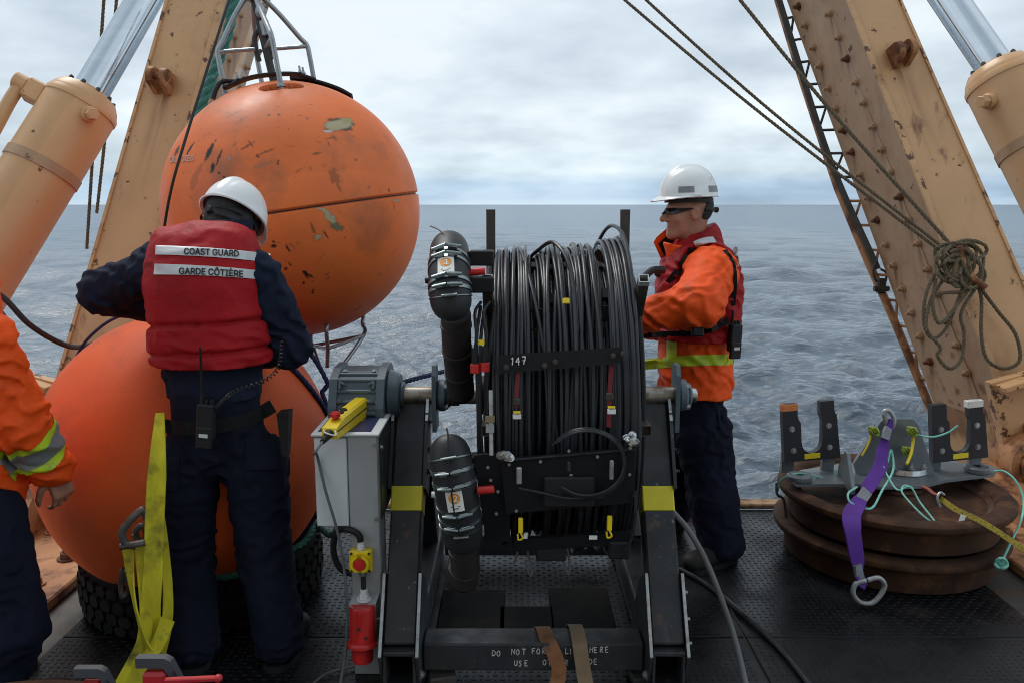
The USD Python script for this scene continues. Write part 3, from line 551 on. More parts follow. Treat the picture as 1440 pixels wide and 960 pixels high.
def head_sdf(p, O, f, u):
    l = unit(np.cross(u, f)); f = unit(f); u = np.cross(f, l); q = (p - O) @ np.stack([l, f, u], 1)
    d = ell(q, V(0, -.012, .03), (.077, .099, .098)); d = smin(d, ell(q, V(0, .03, -.045), (.060, .068, .078)), .035); d = smin(d, ell(q, V(0, .082, -.100), (.030, .022, .021)), .028)
    d = smin(d, cone(q, (-.036, .080, .026), (.036, .080, .026), .014, .014), .022)
    d = smin(d, cone(q, (0, .094, .014), (0, .123, -.026), .0095, .0150), .012)
    for s in (-1, 1):
        d = smin(d, ell(q, V(.013 * s, .104, -.031), (.010, .012, .009)), .008)
        d = smin(d, ell(q, V(.040 * s, .070, -.022), (.022, .018, .018)), .025)
        d = smax(d, -ell(q, V(.032 * s, .101, .006), (.017, .014, .011)), .012)
        e = smax(ell(q, V(.080 * s, -.008, -.002), (.011, .024, .034)), -ell(q, V(.091 * s, -.002, .0), (.007, .012, .018)), .006); d = smin(d, e, .008)
    lip = smin(cone(q, (-.019, .091, -.059), (.019, .095, -.058), .0075, .0075), cone(q, (-.015, .093, -.073), (.015, .093, -.073), .0085, .0085), .002); d = smin(d, lip, .005)
    d = smin(d, cone(q, (0, -.025, -.05), (0, -.045, -.19), .056, .062), .03); return d
def hand_pts(W, d, pn, curl, spread, thumb_side):
    """Joint chains of a hand: wrist W, forearm direction d, palm normal pn; curl in radians at each joint."""
    d, pn = unit(d), unit(pn - unit(d) * (np.asarray(pn) @ unit(d))); s = np.cross(d, pn) * thumb_side; out = []
    for k, (o, L) in enumerate(((.030, .076), (.010, .084), (-.011, .079), (-.031, .062))):
        base = W + d * (.090 - abs(o) * .12) + s * o; dd = unit(d + s * (o * spread)); p = [base - d * .02, base]; a = 0
        for q, part in enumerate((.45, .32, .23)):
            a += curl * (1.0 + .12 * k) * (1.0, 1.15, .8)[q]; p.append(p[-1] + (dd * math.cos(a) + pn * math.sin(a)) * L * part)
        out.append((p, (.0098, .0098, .0086, .0078, .0070) if k < 3 else (.0085, .0085, .0075, .0068, .006)))
    t0 = W + d * .025 + s * .026 + pn * .006; t1 = t0 + unit(d * .6 + s * .75 + pn * .35) * .042; t2 = t1 + unit(d * .85 + s * .25 + pn * (.3 + curl * .4)) * .034; t3 = t2 + unit(d * .9 - s * .1 + pn * (.3 + curl * .5)) * .026
    out.append(([t0, t1, t2, t3], (.0145, .0125, .0105, .0085))); return out, s
def hand_sdf(p, W, d, pn, curl=.35, spread=3.0, thumb_side=1):
    ch, s = hand_pts(W, d, pn, curl, spread, thumb_side); d, pn = unit(d), unit(pn - unit(d) * (np.asarray(pn) @ unit(d)))
    q = (p - (W + d * .048)) @ np.stack([s, d, pn], 1); r = np.abs(q) - V(.028, .040, .004); D = np.linalg.norm(np.maximum(r, 0), axis=1) + np.minimum(r.max(1), 0) - .011
    D = smin(D, cone(p, W - d * .04, W + d * .01, .027, .026), .02)
    for pts, rs in ch: D = smin(D, chain(p, pts, rs, .004), .007)
    return D
def helmet(parent, O, f, u, strips=False):
    l = unit(np.cross(u, f)); f = unit(f); u = np.cross(f, l); R = np.stack([l, f, u], 1); na, nu = 72, 26
    def surf(a, t, off=0.0):
        t0 = np.minimum(t, 1.0); ph = t0 * np.pi / 2 * 0.985; ca, sa = np.cos(a), np.sin(a)          # a = 0 ahead
        rf, rl, h = .136 - off, .112 - off, .142 - off; x = rl * np.sin(ph) ** .86 * sa; y = rf * np.sin(ph) ** .86 * ca; z = h * np.cos(ph)
        z = z + .007 * np.exp(-(x / .020) ** 4) * np.clip(1.25 - t0, 0, 1) ** .4 * (off == 0) - .004 * np.exp(-((np.abs(x) - .03) / .006) ** 2) * (t0 < .85)
        br = np.clip(t - 1, 0, 1); ahead = np.clip(ca, 0, 1) ** 2.2; ex = .008 + .036 * ahead
        x = x + sa * .010 * br; y = y + ca * ex * br; z = z - br * (.004 + .016 * ahead)
        return np.stack([x, y + .006, z + .012], -1)
    A = np.arange(na) * 2 * np.pi / na; T = np.r_[np.linspace(0.001, 1, nu), 1.35, 1.7, 2.0]
    To, Ao = np.meshgrid(T, A, indexing='ij'); vo = surf(Ao, To); vi = surf(Ao, np.minimum(To, 2.0), .004); vi[..., 2] -= .0035
    k = len(T); v = np.concatenate([vo.reshape(-1, 3), vi.reshape(-1, 3)]); fo = grid_faces(k, na); fi = fo[:, ::-1] + k * na
    j = np.arange(na); j2 = (j + 1) % na; e = (k - 1) * na; rim = np.vstack([np.stack([e + j, e + k * na + j, e + k * na + j2], 1), np.stack([e + j, e + k * na + j2, e + j2], 1)])
    m = trimesh.Trimesh(v @ R.T + O, np.vstack([fo, fi, rim]), process=False); trimesh.repair.fix_normals(m); hp = obj('hard_hat', m, 'white_shell', parent, smooth=50)
    # the harness inside and the nape strap
    z0 = .0; pts = np.stack([.092 * np.sin(A), .112 * np.cos(A) + .004, z0 - .012 * (np.cos(A) < 0) * np.cos(A) ** 2], -1)
    c2 = np.vstack([pts, pts[:1]]); obj('headband', ribbon(c2 @ R.T + O, .026, .003, u), 'black_plastic', hp)
    nape = np.stack([.090 * np.sin(q := np.linspace(2.0, 4.28, 20)), .118 * np.cos(q) + .0, -.035 - .016 * np.abs(np.cos(q))], -1); obj('nape_strap', ribbon(nape @ R.T + O, .017, .003, u), 'black_plastic', hp)
    obj('ratchet_knob', cyl(V(0, -.118, -.051) @ R.T + O, V(0, -.138, -.053) @ R.T + O, .013, 16, ch=.003), 'black_plastic', hp)
    for a0 in (0.5, 1.55, 2.6, 3.7, 4.75, 5.8):
        obj('crown_strap', ribbon(np.stack([surf(np.array([a0]), np.array([t]), .018)[0] for t in np.linspace(.95, .1, 8)]) @ R.T + O, .018, .002, np.array([math.cos(a0), -math.sin(a0), 0]) @ R.T), 'webbing_black', hp)
    if strips:
        for a0, a1 in ((.95, 1.50), (2.05, 2.75), (-1.50, -.95), (-2.75, -2.05)):
            g = np.stack([[surf(np.array([a]), np.array([t]), 0)[0] * V(1.008, 1.008, 1.0) for a in np.linspace(a0, a1, 10)] for t in (.80, .93)]); w = (g.reshape(-1, 3)) @ R.T + O
            ff = grid_faces(2, 10, wrap_n=False); w2 = (g.reshape(-1, 3) * V(.985, .985, 1)) @ R.T + O
            mm = trimesh.Trimesh(np.vstack([w, w2]), np.vstack([ff, ff[:, ::-1] + 20]), process=False); trimesh.repair.fix_normals(mm); obj('reflective_strip', mm, 'grey_tape', hp)
        for s in (-1, 1): obj('side_slot', box((.006, .034, .010), V(.118 * s, .0, .018) @ R.T + O, R, .002), 'white_shell', hp)
    return hp
def person(label, J, fwd, hf, hu, body_h=.0075):
    """J: joints in world space; left and right are the person's own. Returns the prim and the fields."""
    f = unit(V(fwd[0], fwd[1], 0)); l = V(-f[1], f[0], 0)
    P = thing('person', label, 'person', V(J['pelvis'][0], J['pelvis'][1], 0))
    def torso(p, extra=0.0, squash=.66):
        ax = unit(J['chest'] - J['pelvis']); fl = unit(f - ax * (f @ ax)); c = J['pelvis']
        q = (p - c) @ np.stack([np.cross(ax, fl), fl / squash, ax], 1); L = np.linalg.norm(J['chest'] - c)
        d = cone(q, (0, 0, -.02), (0, 0, L * .55), .165 + extra, .160 + extra); d = smin(d, cone(q, (0, .0, L * .5), (0, -.01, L), .160 + extra, .172 + extra), .06)
        d = smin(d, cone(q, (-.10, 0, L + .11), (.10, 0, L + .11), .075 + extra, .075 + extra), .10)
        return d * .82
    def arm(p, s, r=(.058, .046, .034), k=.03, stop=1.0):
        a, b, c = J['sh' + s], J['el' + s], J['wr' + s]; c = b + (c - b) * stop
        return smin(cone(p, a, b, r[0], r[1]), cone(p, b, c, r[1], r[2]), k)
    def legs(p, r=(.092, .062, .045), top=.02):
        d = None
        for s in 'LR':
            q = smin(cone(p, J['hip' + s], J['kn' + s], r[0], r[1]), cone(p, J['kn' + s], J['an' + s], r[1], r[2]), .03); d = q if d is None else smin(d, q, top)
        return d
    def body(p):
        d = smin(torso(p, -.035), legs(p, (.080, .052, .040)), .05)
        for s in 'LR': d = smin(d, arm(p, s, (.050, .040, .030)), .04)
        d = smin(d, cone(p, J['neck'], J['chest'] + V(0, 0, .10), .058, .075), .04)
        d = smin(d, head_sdf(p, J['head'], hf, hu), .02)
        for s in 'LR': d = smin(d, cone(p, J['an' + s], J['toe' + s], .034, .026), .02)
        return d
    def full(p):
        d = body(p)
        for s in 'LR': d = smin(d, hand_sdf(p, J['wr' + s], J['hd' + s], J['pn' + s], J.get('curl' + s, .45), 3.0, J['th' + s]), .008)
        return d
    pts = np.array([v for k, v in J.items() if k[:2] not in ('cu', 'th', 'pn', 'hd')])
    lo, hi = pts.min(0) - .2, pts.max(0) + .2; lo[2] = max(lo[2], 0.0)
    # body, then head and hands on a finer grid within the same continuous mesh
    obj('body', nets(full, lo, hi, body_h), 'skin', P, smooth=True)
    return P, torso, arm, legs, f, l, lo, hi
def boots(P, J):
    for s in 'LR':
        a, t = J['an' + s], J['toe' + s]; d = unit((t - a) * V(1, 1, 0)); sd = V(-d[1], d[0], 0); hb = V(a[0], a[1], 0) - d * .045; tb = V(t[0], t[1], 0)
        def bf(p):
            q = smin(cone(p, a + V(0, 0, .06), V(a[0], a[1], .075), .048, .052), cone(p, hb + V(0, 0, .060) + d * .02, tb + V(0, 0, .045) - d * .05, .052, .048), .04)
            q = smin(q, ell((p - (tb + V(0, 0, .045) - d * .03)) @ np.stack([sd, d, V(0, 0, 1)], 1), V(0, 0, 0), (.052, .065, .045)), .02)
            return np.maximum(q + folds(p, d + V(0, 0, .6), 55, .004, 3), .022 - p[:, 2])
        obj('boot', nets(bf, np.minimum(hb, tb) - V(.12, .12, 0) - V(0, 0, .01), np.maximum(hb, tb) + V(.12, .12, .27), .0075), 'boot_leather', P, smooth=True)
        import shapely
        g = shapely.LineString([(hb + d * .012)[:2], (tb - d * .03)[:2]]).buffer(.056)
        so = extrude(g, .026); so.apply_translation((0, 0, .013)); obj('boot_sole', so, 'black_plastic', P)

def radio(label, c, up, nrm, ant, curl_to=None):
    """A hand-held radio in its pouch with an antenna and a coiled lead."""
    R = frame(up, nrm); t = thing('handheld_radio', label, 'radio', c)
    obj('case', box((.060, .036, .125), c, R, .006), 'black_plastic', t); obj('battery', box((.054, .020, .075), c - R[:, 2] * .055 + R[:, 1] * .012, R, .004), 'black_plastic', t)
    obj('antenna', tube(spline([c + R[:, 2] * .06 + R[:, 0] * .018, c + R[:, 2] * .12 + R[:, 0] * .019, c + R[:, 2] * .06 + R[:, 0] * .018 + ant], 8), np.linspace(.0075, .004, 17), 10), 'black_plastic', t)
    for q in (-.016, .002): obj('knob', cyl(c + R[:, 2] * .06 + R[:, 0] * q, c + R[:, 2] * .078 + R[:, 0] * q, .008, 12), 'black_plastic', t)
    obj('name_tag', box((.030, .003, .013), c - R[:, 2] * .045 + R[:, 1] * .0235, R, .001), 'silver_tape', t)
    obj('clip', box((.03, .006, .06), c - R[:, 1] * .022, R, .002), 'black_plastic', t)
    if curl_to is not None:
        p = resample(spline([c + R[:, 2] * .05 - R[:, 0] * .03] + [np.asarray(q) for q in curl_to], 12), .0022); T, N, B = frames_along(p); s = np.arange(len(p)) * .9
        obj('coiled_lead', tube(p + (N * np.cos(s)[:, None] + B * np.sin(s)[:, None]) * .006, .0022, 5), 'black_plastic', t)
    return t

# --- the man at the floats, seen from behind
HL = at(326, 308, 3.10)
J = dict(head=HL, neck=at(314, 345, 3.0), chest=at(288, 408, 2.92), pelvis=at(306, 590, 2.88), shL=at(220, 378, 2.93), shR=at(364, 388, 2.95), elL=at(146, 410, 3.0), wrL=at(235, 440, 3.18),
         elR=at(406, 485, 3.03), wrR=at(350, 500, 3.22), hipL=at(264, 650, 2.88), hipR=at(360, 650, 2.89), knL=at(262, 790, 2.92), knR=at(374, 790, 2.93), anL=V(-1.175, 2.83, .085), anR=V(-.865, 2.85, .085), toeL=V(-1.21, 3.04, .03), toeR=V(-.85, 3.07, .03),
         hdL=V(.8, .5, -.1), hdR=V(-.8, .5, 0), pnL=V(.3, 0, -1), pnR=V(.1, 0, -1), thL=1, thR=-1)
P1, torso1, arm1, legs1, f1, l1, lo, hi = person('man in a red coast guard vest, navy clothes and white hard hat, back turned', J, (0.05, 1), unit(V(.22, .82, -.62)), unit(V(.19, .54, .82)), .0095)
vbot1 = at(300, 528, 2.66)[2]; waist1 = at(300, 566, 2.68)[2]
def trousers1(p):
    d = smin(legs1(p, (.116, .098, .092), .03), torso1(p, -.004, .74) + np.maximum(p[:, 2] - waist1, 0), .05)
    d = d + folds(p, V(.25, .1, 1), 27, .012, 4, 2.2) * np.clip((1.0 - p[:, 2]) * 1.3, .15, 1) + folds(p, V(.8, .1, .5), 19, .014, 8, 2.0)
    return np.maximum(np.maximum(d, p[:, 2] - waist1 - .02), .030 - p[:, 2])
obj('trousers', nets(trousers1, lo - V(0, 0, .03) * 0, np.r_[hi[:2], waist1 + .06], .0085), 'navy_cloth', P1, smooth=True)
def shirt1(p):
    d = torso1(p, .004, .70)
    for s in 'LR': d = smin(d, arm1(p, s, (.084, .080, .056), .04, .93), .06)
    d = d + folds(p, V(.7, .2, .7), 46, .013, 12) + folds(p, V(-.6, .3, .8), 60, .009, 14)
    col = cone(p, J['neck'] - V(0, 0, .05), J['neck'] + V(.012, .03, .07), .088, .086); d = smin(d, np.maximum(col, p[:, 2] - J['neck'][2] - .092), .02)
    return np.maximum(d, waist1 - .02 - p[:, 2] + .012 * np.sin(p[:, 0] * 21))
obj('shirt', nets(shirt1, np.r_[lo[:2], waist1 - .1], np.r_[hi[:2], J['neck'][2] + .14], .0085), 'navy_shirt', P1, smooth=True)
ax1 = unit(J['chest'] - J['pelvis'])
def vest1(p, seams=True):
    h = (p - J['pelvis']) @ ax1; d = torso1(p, .040, .74)
    d = smin(d, cone(p, J['shL'] + V(.06, 0, .035), J['neck'] - V(.05, 0, .04), .062, .075), .05); d = smin(d, cone(p, J['shR'] + V(-.05, 0, .035), J['neck'] + V(.05, 0, -.04), .062, .075), .05)
    for s, sg in (('L', 1), ('R', -1)):
        a, b = J['sh' + s], J['el' + s]; out = unit(V(-1 if s == 'L' else 1, 0, .12)); d = smax(d, (p - (a + out * .022)) @ out, .03)
    if seams:
        for hs in (.150, .245, .345): d = d + .015 * np.exp(-((h - hs - .012 * meshkit.noise(p * 4, 2)) / .008) ** 2)
        band = np.clip((.36 - h) * 8, 0, 1); d = d + folds(p, V(.12, 0, 1), 70, .006, 21, 1.4) * band + folds(p, V(.5, .1, 1), 34, .006, 23) - .004 * band
    col = np.maximum(cone(p, J['neck'] - V(.012, .0, .07), J['neck'] + V(.0, .015, .05), .132, .112), -cone(p, J['neck'] - V(0, 0, .03), J['neck'] + V(0, .03, .2), .086, .094)); col = np.maximum(col, (p - J['neck']) @ unit(V(.1, .1, 1)) - .062)
    d = smin(d, col, .025)
    return np.maximum(d, vbot1 - p[:, 2] + .01 * (p[:, 0] - J['pelvis'][0]))
obj('vest', nets(vest1, np.r_[lo[:2], waist1], np.r_[hi[:2], J['neck'][2] + .12], .0075), 'red_nylon', P1, smooth=True)
vs = lambda p: vest1(p)
def on_vest(px, py, off): return sight(vs, px, py, 2.3, off)
def band_on(fn, tl, tr, br, bl, mt, parent, n=26, k=6, th=.0035):
    u, w = np.meshgrid(np.linspace(0, 1, n), np.linspace(0, 1, k)); q = lambda a, b, c, d, i: (a[i] * (1 - u) + b[i] * u) * (1 - w) + (d[i] * (1 - u) + c[i] * u) * w
    X, Y_ = q(tl, tr, br, bl, 0), q(tl, tr, br, bl, 1) - 2.0 * np.sin(np.pi * u); a = fn(X, Y_, th); b = fn(X, Y_, -th)
    ff = grid_faces(k, n, wrap_n=False); m = trimesh.Trimesh(np.vstack([a, b]), np.vstack([ff, ff[:, ::-1] + len(a)]), process=False)
    e = np.r_[np.arange(n), np.arange(1, k) * n + n - 1, (k - 1) * n + np.arange(n - 2, -1, -1), np.arange(k - 2, 0, -1) * n]; e2 = np.roll(e, -1); m = trimesh.Trimesh(m.vertices, np.vstack([m.faces, np.stack([e, e + len(a), e2 + len(a)], 1), np.stack([e, e2 + len(a), e2], 1)]), process=False)
    trimesh.repair.fix_normals(m); return obj('reflective_band', m, mt, parent, smooth=50)
b1 = band_on(on_vest, (219, 345), (380, 357), (379, 369), (218, 358), 'silver_tape', P1); b2 = band_on(on_vest, (217, 371), (379, 382), (378, 394), (216, 386), 'silver_tape', P1)
def text_on(fn, text, h_px, x0, y0, x1, y1, off, mt, parent, bold=False):
    t = meshkit.text_mesh(text, 1.0, 0.02, bold); v = np.array(t.vertices); ext = v[:, 0].max(); s = (x1 - x0) / ext
    X = x0 + v[:, 0] * s; Yp = y0 + (y1 - y0) * v[:, 0] / ext - v[:, 1] * h_px - 2.0 * np.sin(np.pi * (X - 217) / 162); w = fn(X, Yp, off) ; w[v[:, 2] > .01] -= V(0, .0012, 0)
    return obj('lettering', trimesh.Trimesh(w, t.faces, process=False), mt, parent, smooth=False)
text_on(on_vest, 'COAST GUARD', 8.6, 258, 359.0, 336, 362.5, .0050, 'print_black', b1, True); text_on(on_vest, 'GARDE CÔTIÈRE', 8.6, 251, 386.5, 342, 391.0, .0050, 'print_black', b2, True)
hf1, hu1 = unit(V(.22, .82, -.62)), unit(V(.19, .54, .82)); obj('hair', nets(lambda p: np.maximum(np.maximum(head_sdf(p, HL, hf1, hu1) - .008, (p - HL) @ hf1 + .01), -((p - HL) @ hu1) - .075), HL - .17, HL + .17, .006), 'hair', P1, smooth=True)
helmet(P1, HL, hf1, hu1)
boots(P1, J)
tb1 = lambda p: np.minimum(trousers1(p), shirt1(p))
pw = spline(np.array([(228, 598, 0), (262, 602, 0), (310, 598, 0), (352, 588, 0), (384, 570, 0)]), 10); bp = sight(tb1, pw[:, 0], pw[:, 1], 2.3, .004); obj('belt', ribbon(bp, .050, .005, V(0, 0, 1)), 'webbing_black', P1)
for lab_, x0, y0, x1, y1 in (('hip_pocket', 345, 618, 392, 660), ('thigh_pocket', 226, 640, 252, 690)):
    u, w = np.meshgrid(np.linspace(x0, x1, 9), np.linspace(y0, y1, 9)); a = sight(trousers1, u, w, 2.4, .006); b = a + V(0, .012, 0); ff = grid_faces(9, 9, wrap_n=False)
    e = np.r_[np.arange(9), np.arange(1, 9) * 9 + 8, 72 + np.arange(7, -1, -1), np.arange(7, 0, -1) * 9]; e2 = np.roll(e, -1)
    m = trimesh.Trimesh(np.vstack([a, b]), np.vstack([ff, ff[:, ::-1] + 81, np.stack([e, e + 81, e2 + 81], 1), np.stack([e, e2 + 81, e2], 1)]), process=False); trimesh.repair.fix_normals(m); obj(lab_, m, 'navy_cloth', P1)
pc = at(401, 598, 2.80); obj('tool_pouch', hull([pc + V(a, b, c) for a, b, c in ((-.02, -.03, .05), (.022, -.03, .055), (.022, .03, .055), (-.02, .03, .05), (-.012, -.02, -.10), (.008, -.02, -.11), (.008, .02, -.11), (-.012, .02, -.1))]), 'boot_leather', P1)
rc = sight(tb1, [290], [592], 2.3, .030)[0]
radio('handheld radio with a long antenna hung on the belt below the coast guard vest', rc, unit(V(.10, 0, 1)), V(0, -1, 0), V(.02, -.035, .20), [at(330, 550, 2.60), at(372, 535, 2.62), at(392, 515, 2.68), at(396, 480, 2.75)])

# --- the man beyond the reel, in profile
HR = at(968, 299, 3.88)
J = dict(head=HR, neck=at(976, 342, 3.89), chest=at(980, 408, 3.88), pelvis=at(976, 585, 3.88), shL=at(1000, 384, 3.68), shR=at(980, 380, 4.08), elL=at(982, 428, 3.54), wrL=at(893, 446, 3.62), elR=at(950, 450, 4.15), wrR=at(880, 455, 3.98),
         hipL=at(990, 612, 3.80), hipR=at(962, 610, 4.0), knL=at(1002, 700, 3.76), knR=at(946, 690, 4.08), anL=V(1.00, 3.72, .085), anR=V(.83, 4.14, .085), toeL=V(.825, 3.60, .03), toeR=V(.68, 4.06, .03), hdL=V(-1, .25, .05), hdR=V(-1, -.3, 0), pnL=V(0, 0, -1), pnR=V(0, 0, -1), thL=-1, thR=1)
hfR, huR = unit(V(-1, -.12, -.03)), unit(V(-.03, 0, 1))
P2, torso2, arm2, legs2, f2, l2, lo, hi = person('man in profile with sunglasses, orange jacket, red vest and white hard hat', J, (-1, -.10), hfR, huR, .0058)
hem2 = at(985, 563, 3.72)[2]
def trousers2(p):
    d = smin(legs2(p, (.138, .112, .106), .02), torso2(p, -.004, .86), .05)
    d = d + folds(p, V(.25, .1, 1), 27, .012, 34, 2.2) * np.clip((1.0 - p[:, 2]) * 1.3, .15, 1) + folds(p, V(.8, .1, .5), 19, .014, 38, 2.0)
    return np.maximum(np.maximum(d, p[:, 2] - hem2 - .08), .045 - p[:, 2])
obj('trousers', nets(trousers2, lo, np.r_[hi[:2], hem2 + .12], .0085), 'navy_cloth', P2, smooth=True)
def jacket2(p):
    d = torso2(p, .022, .86)
    d = smin(d, cone(p, J['pelvis'] + V(0, 0, -.04), J['pelvis'] + V(0, 0, .2), .175, .165), .05)
    for s in 'LR': d = smin(d, arm2(p, s, (.118, .104, .070), .05, .96), .05)
    d = d + folds(p, V(.7, .1, .7), 44, .016, 42) + folds(p, V(-.5, .2, .8), 58, .010, 44)
    cx = (p - J['neck']) @ unit(V(-.55, -.1, .8)); col = np.maximum(cone(p, J['neck'] - V(.02, 0, .06), J['neck'] + V(-.055, -.01, .035), .100, .098), -cone(p, J['neck'] - V(0, 0, .04), J['neck'] + V(-.10, 0, .12), .080, .092)); col = np.maximum(col, p[:, 2] - J['neck'][2] + .005 - .30 * np.clip(J['neck'][0] - .10 - p[:, 0], 0, .06))
    d = smin(d, col, .012)
    return np.maximum(d, hem2 - p[:, 2] + .006 * np.sin(p[:, 0] * 24))
obj('jacket', nets(jacket2, np.r_[lo[:2], hem2 - .05], np.r_[hi[:2], J['neck'][2] + .16], .0085), 'hi_vis_orange', P2, smooth=True)
vb2 = at(985, 481, 3.72)[2]
def vest2(p, seams=True):
    h = p[:, 2]; d = torso2(p, .055, .90)
    d = smin(d, cone(p, J['shL'] + V(-.01, .07, .045), J['neck'] + V(.02, -.05, -.04), .066, .075), .05); d = smin(d, cone(p, J['shR'] + V(-.01, -.06, .045), J['neck'] + V(.02, .05, -.04), .066, .075), .05)
    a = J['shL'] + (J['elL'] - J['shL']) * .0; d = smax(d, -cone(p, a + V(-.01, 0, .0), J['elL'] + V(-.02, -.08, -.0), .138, .135), .02); d = smax(d, -cone(p, J['shR'], J['elR'] + V(0, .06, -.02), .105, .11), .02)
    d = smax(d, -(p @ V(0, 1, 0) - (J['shL'][1] - .05)), .02)
    if seams: d = d + folds(p, V(.2, .1, 1), 60, .010, 52) + .010 * np.exp(-((h - vb2 - .06) / .010) ** 2)
    col = np.maximum(cone(p, J['neck'] + V(.015, 0, -.09), J['neck'] + V(.030, 0, .02), .118, .098), -cone(p, J['neck'] + V(-.01, 0, -.03), J['neck'] + V(-.06, 0, .2), .086, .096))
    col = np.maximum(col, (p - J['neck']) @ unit(V(-.62, 0, 1)) - .035); d = smin(d, col, .03)
    return np.maximum(d, vb2 - h)
obj('vest', nets(vest2, np.r_[lo[:2], vb2 - .05], np.r_[hi[:2], J['neck'][2] + .2], .0075), 'red_nylon', P2, smooth=True)
helmet(P2, HR + V(.004, 0, .060), hfR, huR, True)
obj('hair', nets(lambda p: smax(smax(head_sdf(p, HR, hfR, huR) - .006, (p - HR) @ hfR + .038 + .35 * ((p - HR) @ huR), .03), -((p - HR) @ huR) - .050, .04), HR - .16, HR + .16, .006), 'hair', P2, smooth=True)
hs2 = lambda p: head_sdf(p, HR, hfR, huR)
lh = unit(np.cross(huR, hfR))
def face(a, z, off): d = np.stack([lh * math.sin(q) + hfR * math.cos(q) for q in np.ravel(a)]); p = HR + d * .26 + huR * np.ravel(z)[:, None]; return np.array([march(hs2, p[i:i + 1], -d[i], 50, off)[0] for i in range(len(p))])
A, Z = np.meshgrid(np.radians(np.linspace(-72, 72, 31)), np.linspace(-.008, .017, 6)); Z = .012 + (Z - .005) * np.where(Z < .005, 1.25, .8) * (.30 + .70 * np.clip((1.15 - np.abs(A)) / .5, 0, 1)) + .003 * np.abs(np.sin(A))
a = face(A, Z, .007); b = face(A, Z, .004); ff = grid_faces(6, 31, wrap_n=False); m = trimesh.Trimesh(np.vstack([a, b]), np.vstack([ff, ff[:, ::-1] + len(a)]), process=False); trimesh.repair.fix_normals(m); sg = obj('sunglasses', m, 'dark_lens', P2, smooth=50)
for s in (-1, 1): obj('temple', tube(HR + lh * s * np.array([.070, .080, .083])[:, None] + hfR * np.array([.062, .02, -.02])[:, None] + huR * np.array([.016, .018, .012])[:, None], .0042, 8), 'black_plastic', sg)
js2 = lambda p: jacket2(p)
def on_jkt(px, py, off): return sight(js2, px, py, 3.1, off)
band_on(on_jkt, (901, 505), (1032, 498), (1030, 513), (903, 520), 'lime_tape', P2); band_on(on_jkt, (937, 478), (952, 478), (952, 506), (937, 506), 'lime_tape', P2, 6, 10); band_on(on_jkt, (889, 424), (899, 424), (900, 456), (889, 458), 'lime_tape', P2, 6, 10)
vs2 = lambda p: vest2(p)
def on_v2(px, py, off): return sight(vs2, px, py, 3.1, off)
band_on(on_v2, (975, 340), (1003, 333), (1008, 341), (979, 349), 'silver_tape', P2, 10, 5); band_on(on_v2, (1030, 350), (1037, 348), (1040, 376), (1035, 378), 'silver_tape', P2, 5, 10)
bs2 = lambda p: np.minimum(vest2(p, False), jacket2(p))
def strap2(pp, w, mt='webbing_black', off=.004): pq = spline(np.array([(x, y, 0) for x, y in pp]), 8); q = sight(bs2, pq[:, 0], pq[:, 1], 3.1, off); return obj('harness_strap', ribbon(q, w, .004, np.cross(np.gradient(q, axis=0).mean(0), V(0, 1, 0))), mt, P2)
strap2([(973, 350), (962, 368), (950, 385), (940, 398)], .032); strap2([(1019, 352), (1030, 370), (1033, 395), (1031, 430)], .022); strap2([(905, 471), (935, 470), (970, 468), (1000, 462), (1024, 450)], .030)
obj('buckle', box((.05, .03, .04), sight(bs2, [981], [466], 3.1, .01)[0], r=.006), 'black_plastic', P2); obj('buckle', box((.05, .04, .05), sight(bs2, [928], [382], 3.1, .012)[0], r=.01), 'black_plastic', P2)
obj('chest_light', tube(spline([at(934, 380, 3.62), at(918, 380, 3.6), at(904, 392, 3.58), at(899, 396, 3.58)], 8), .016, 10), 'black_plastic', P2)
cf = [(919, 341), (923, 334), (938, 321), (945, 320), (980, 335), (990, 372), (945, 380), (932, 370)]; q0, q1 = [at(x, y, 3.93 + .0016 * (x - 919)) for x, y in cf], [at(x + 2, y + 1, 3.955 + .0016 * (x - 919)) for x, y in cf]; obj('collar_flap', hull(q0 + q1), 'hi_vis_orange', P2)
obj('collar_lining', hull([at(x, y, 3.93 + .0016 * (x - 919) + o) for x, y in ((926, 343), (940, 330), (978, 343), (975, 364), (942, 370), (937, 366)) for o in (-.006, .004)]), 'webbing_black', P2)
boots(P2, J)
rc2 = sight(bs2, [1027], [472], 3.1, .022)[0]
radio('handheld radio clipped at the back hip of the man in the orange jacket', rc2 + V(.02, 0, -.01), unit(V(.03, 0, 1)), unit(V(.35, -1, 0)), V(-.005, 0, .055), [at(1012, 450, 3.6), at(1020, 420, 3.6), at(1030, 400, 3.62)])

# --- the man at the picture's edge, mostly outside it
J = dict(head=at(-110, 262, 2.62), neck=at(-100, 325, 2.60), chest=at(-90, 420, 2.58), pelvis=at(-70, 655, 2.60), shL=at(-95, 425, 2.80), shR=at(-28, 478, 2.50), elL=at(-130, 570, 2.92), wrL=at(-75, 650, 3.02), elR=at(22, 590, 2.56), wrR=at(76, 660, 2.70),
         hipL=at(-40, 730, 2.70), hipR=at(-20, 730, 2.52), knL=at(-20, 860, 2.72), knR=at(20, 880, 2.52), anL=V(-2.0, 2.80, .085), anR=V(-1.735, 2.52, .085), toeL=V(-1.8, 2.84, .03), toeR=V(-1.52, 2.58, .03), hdL=V(1, .3, 0), hdR=V(.25, .08, -1), pnL=V(0, 0, -1), pnR=V(-.9, .45, -.1), thL=-1, thR=-1, curlR=.55)
P3, torso3, arm3, legs3, f3, l3, lo, hi = person('man in an orange jacket with lime cuffs, cut off by the picture edge', J, (1, .15), V(1, .2, -.3), V(.25, 0, 1))
hem3 = at(15, 725, 2.5)[2]
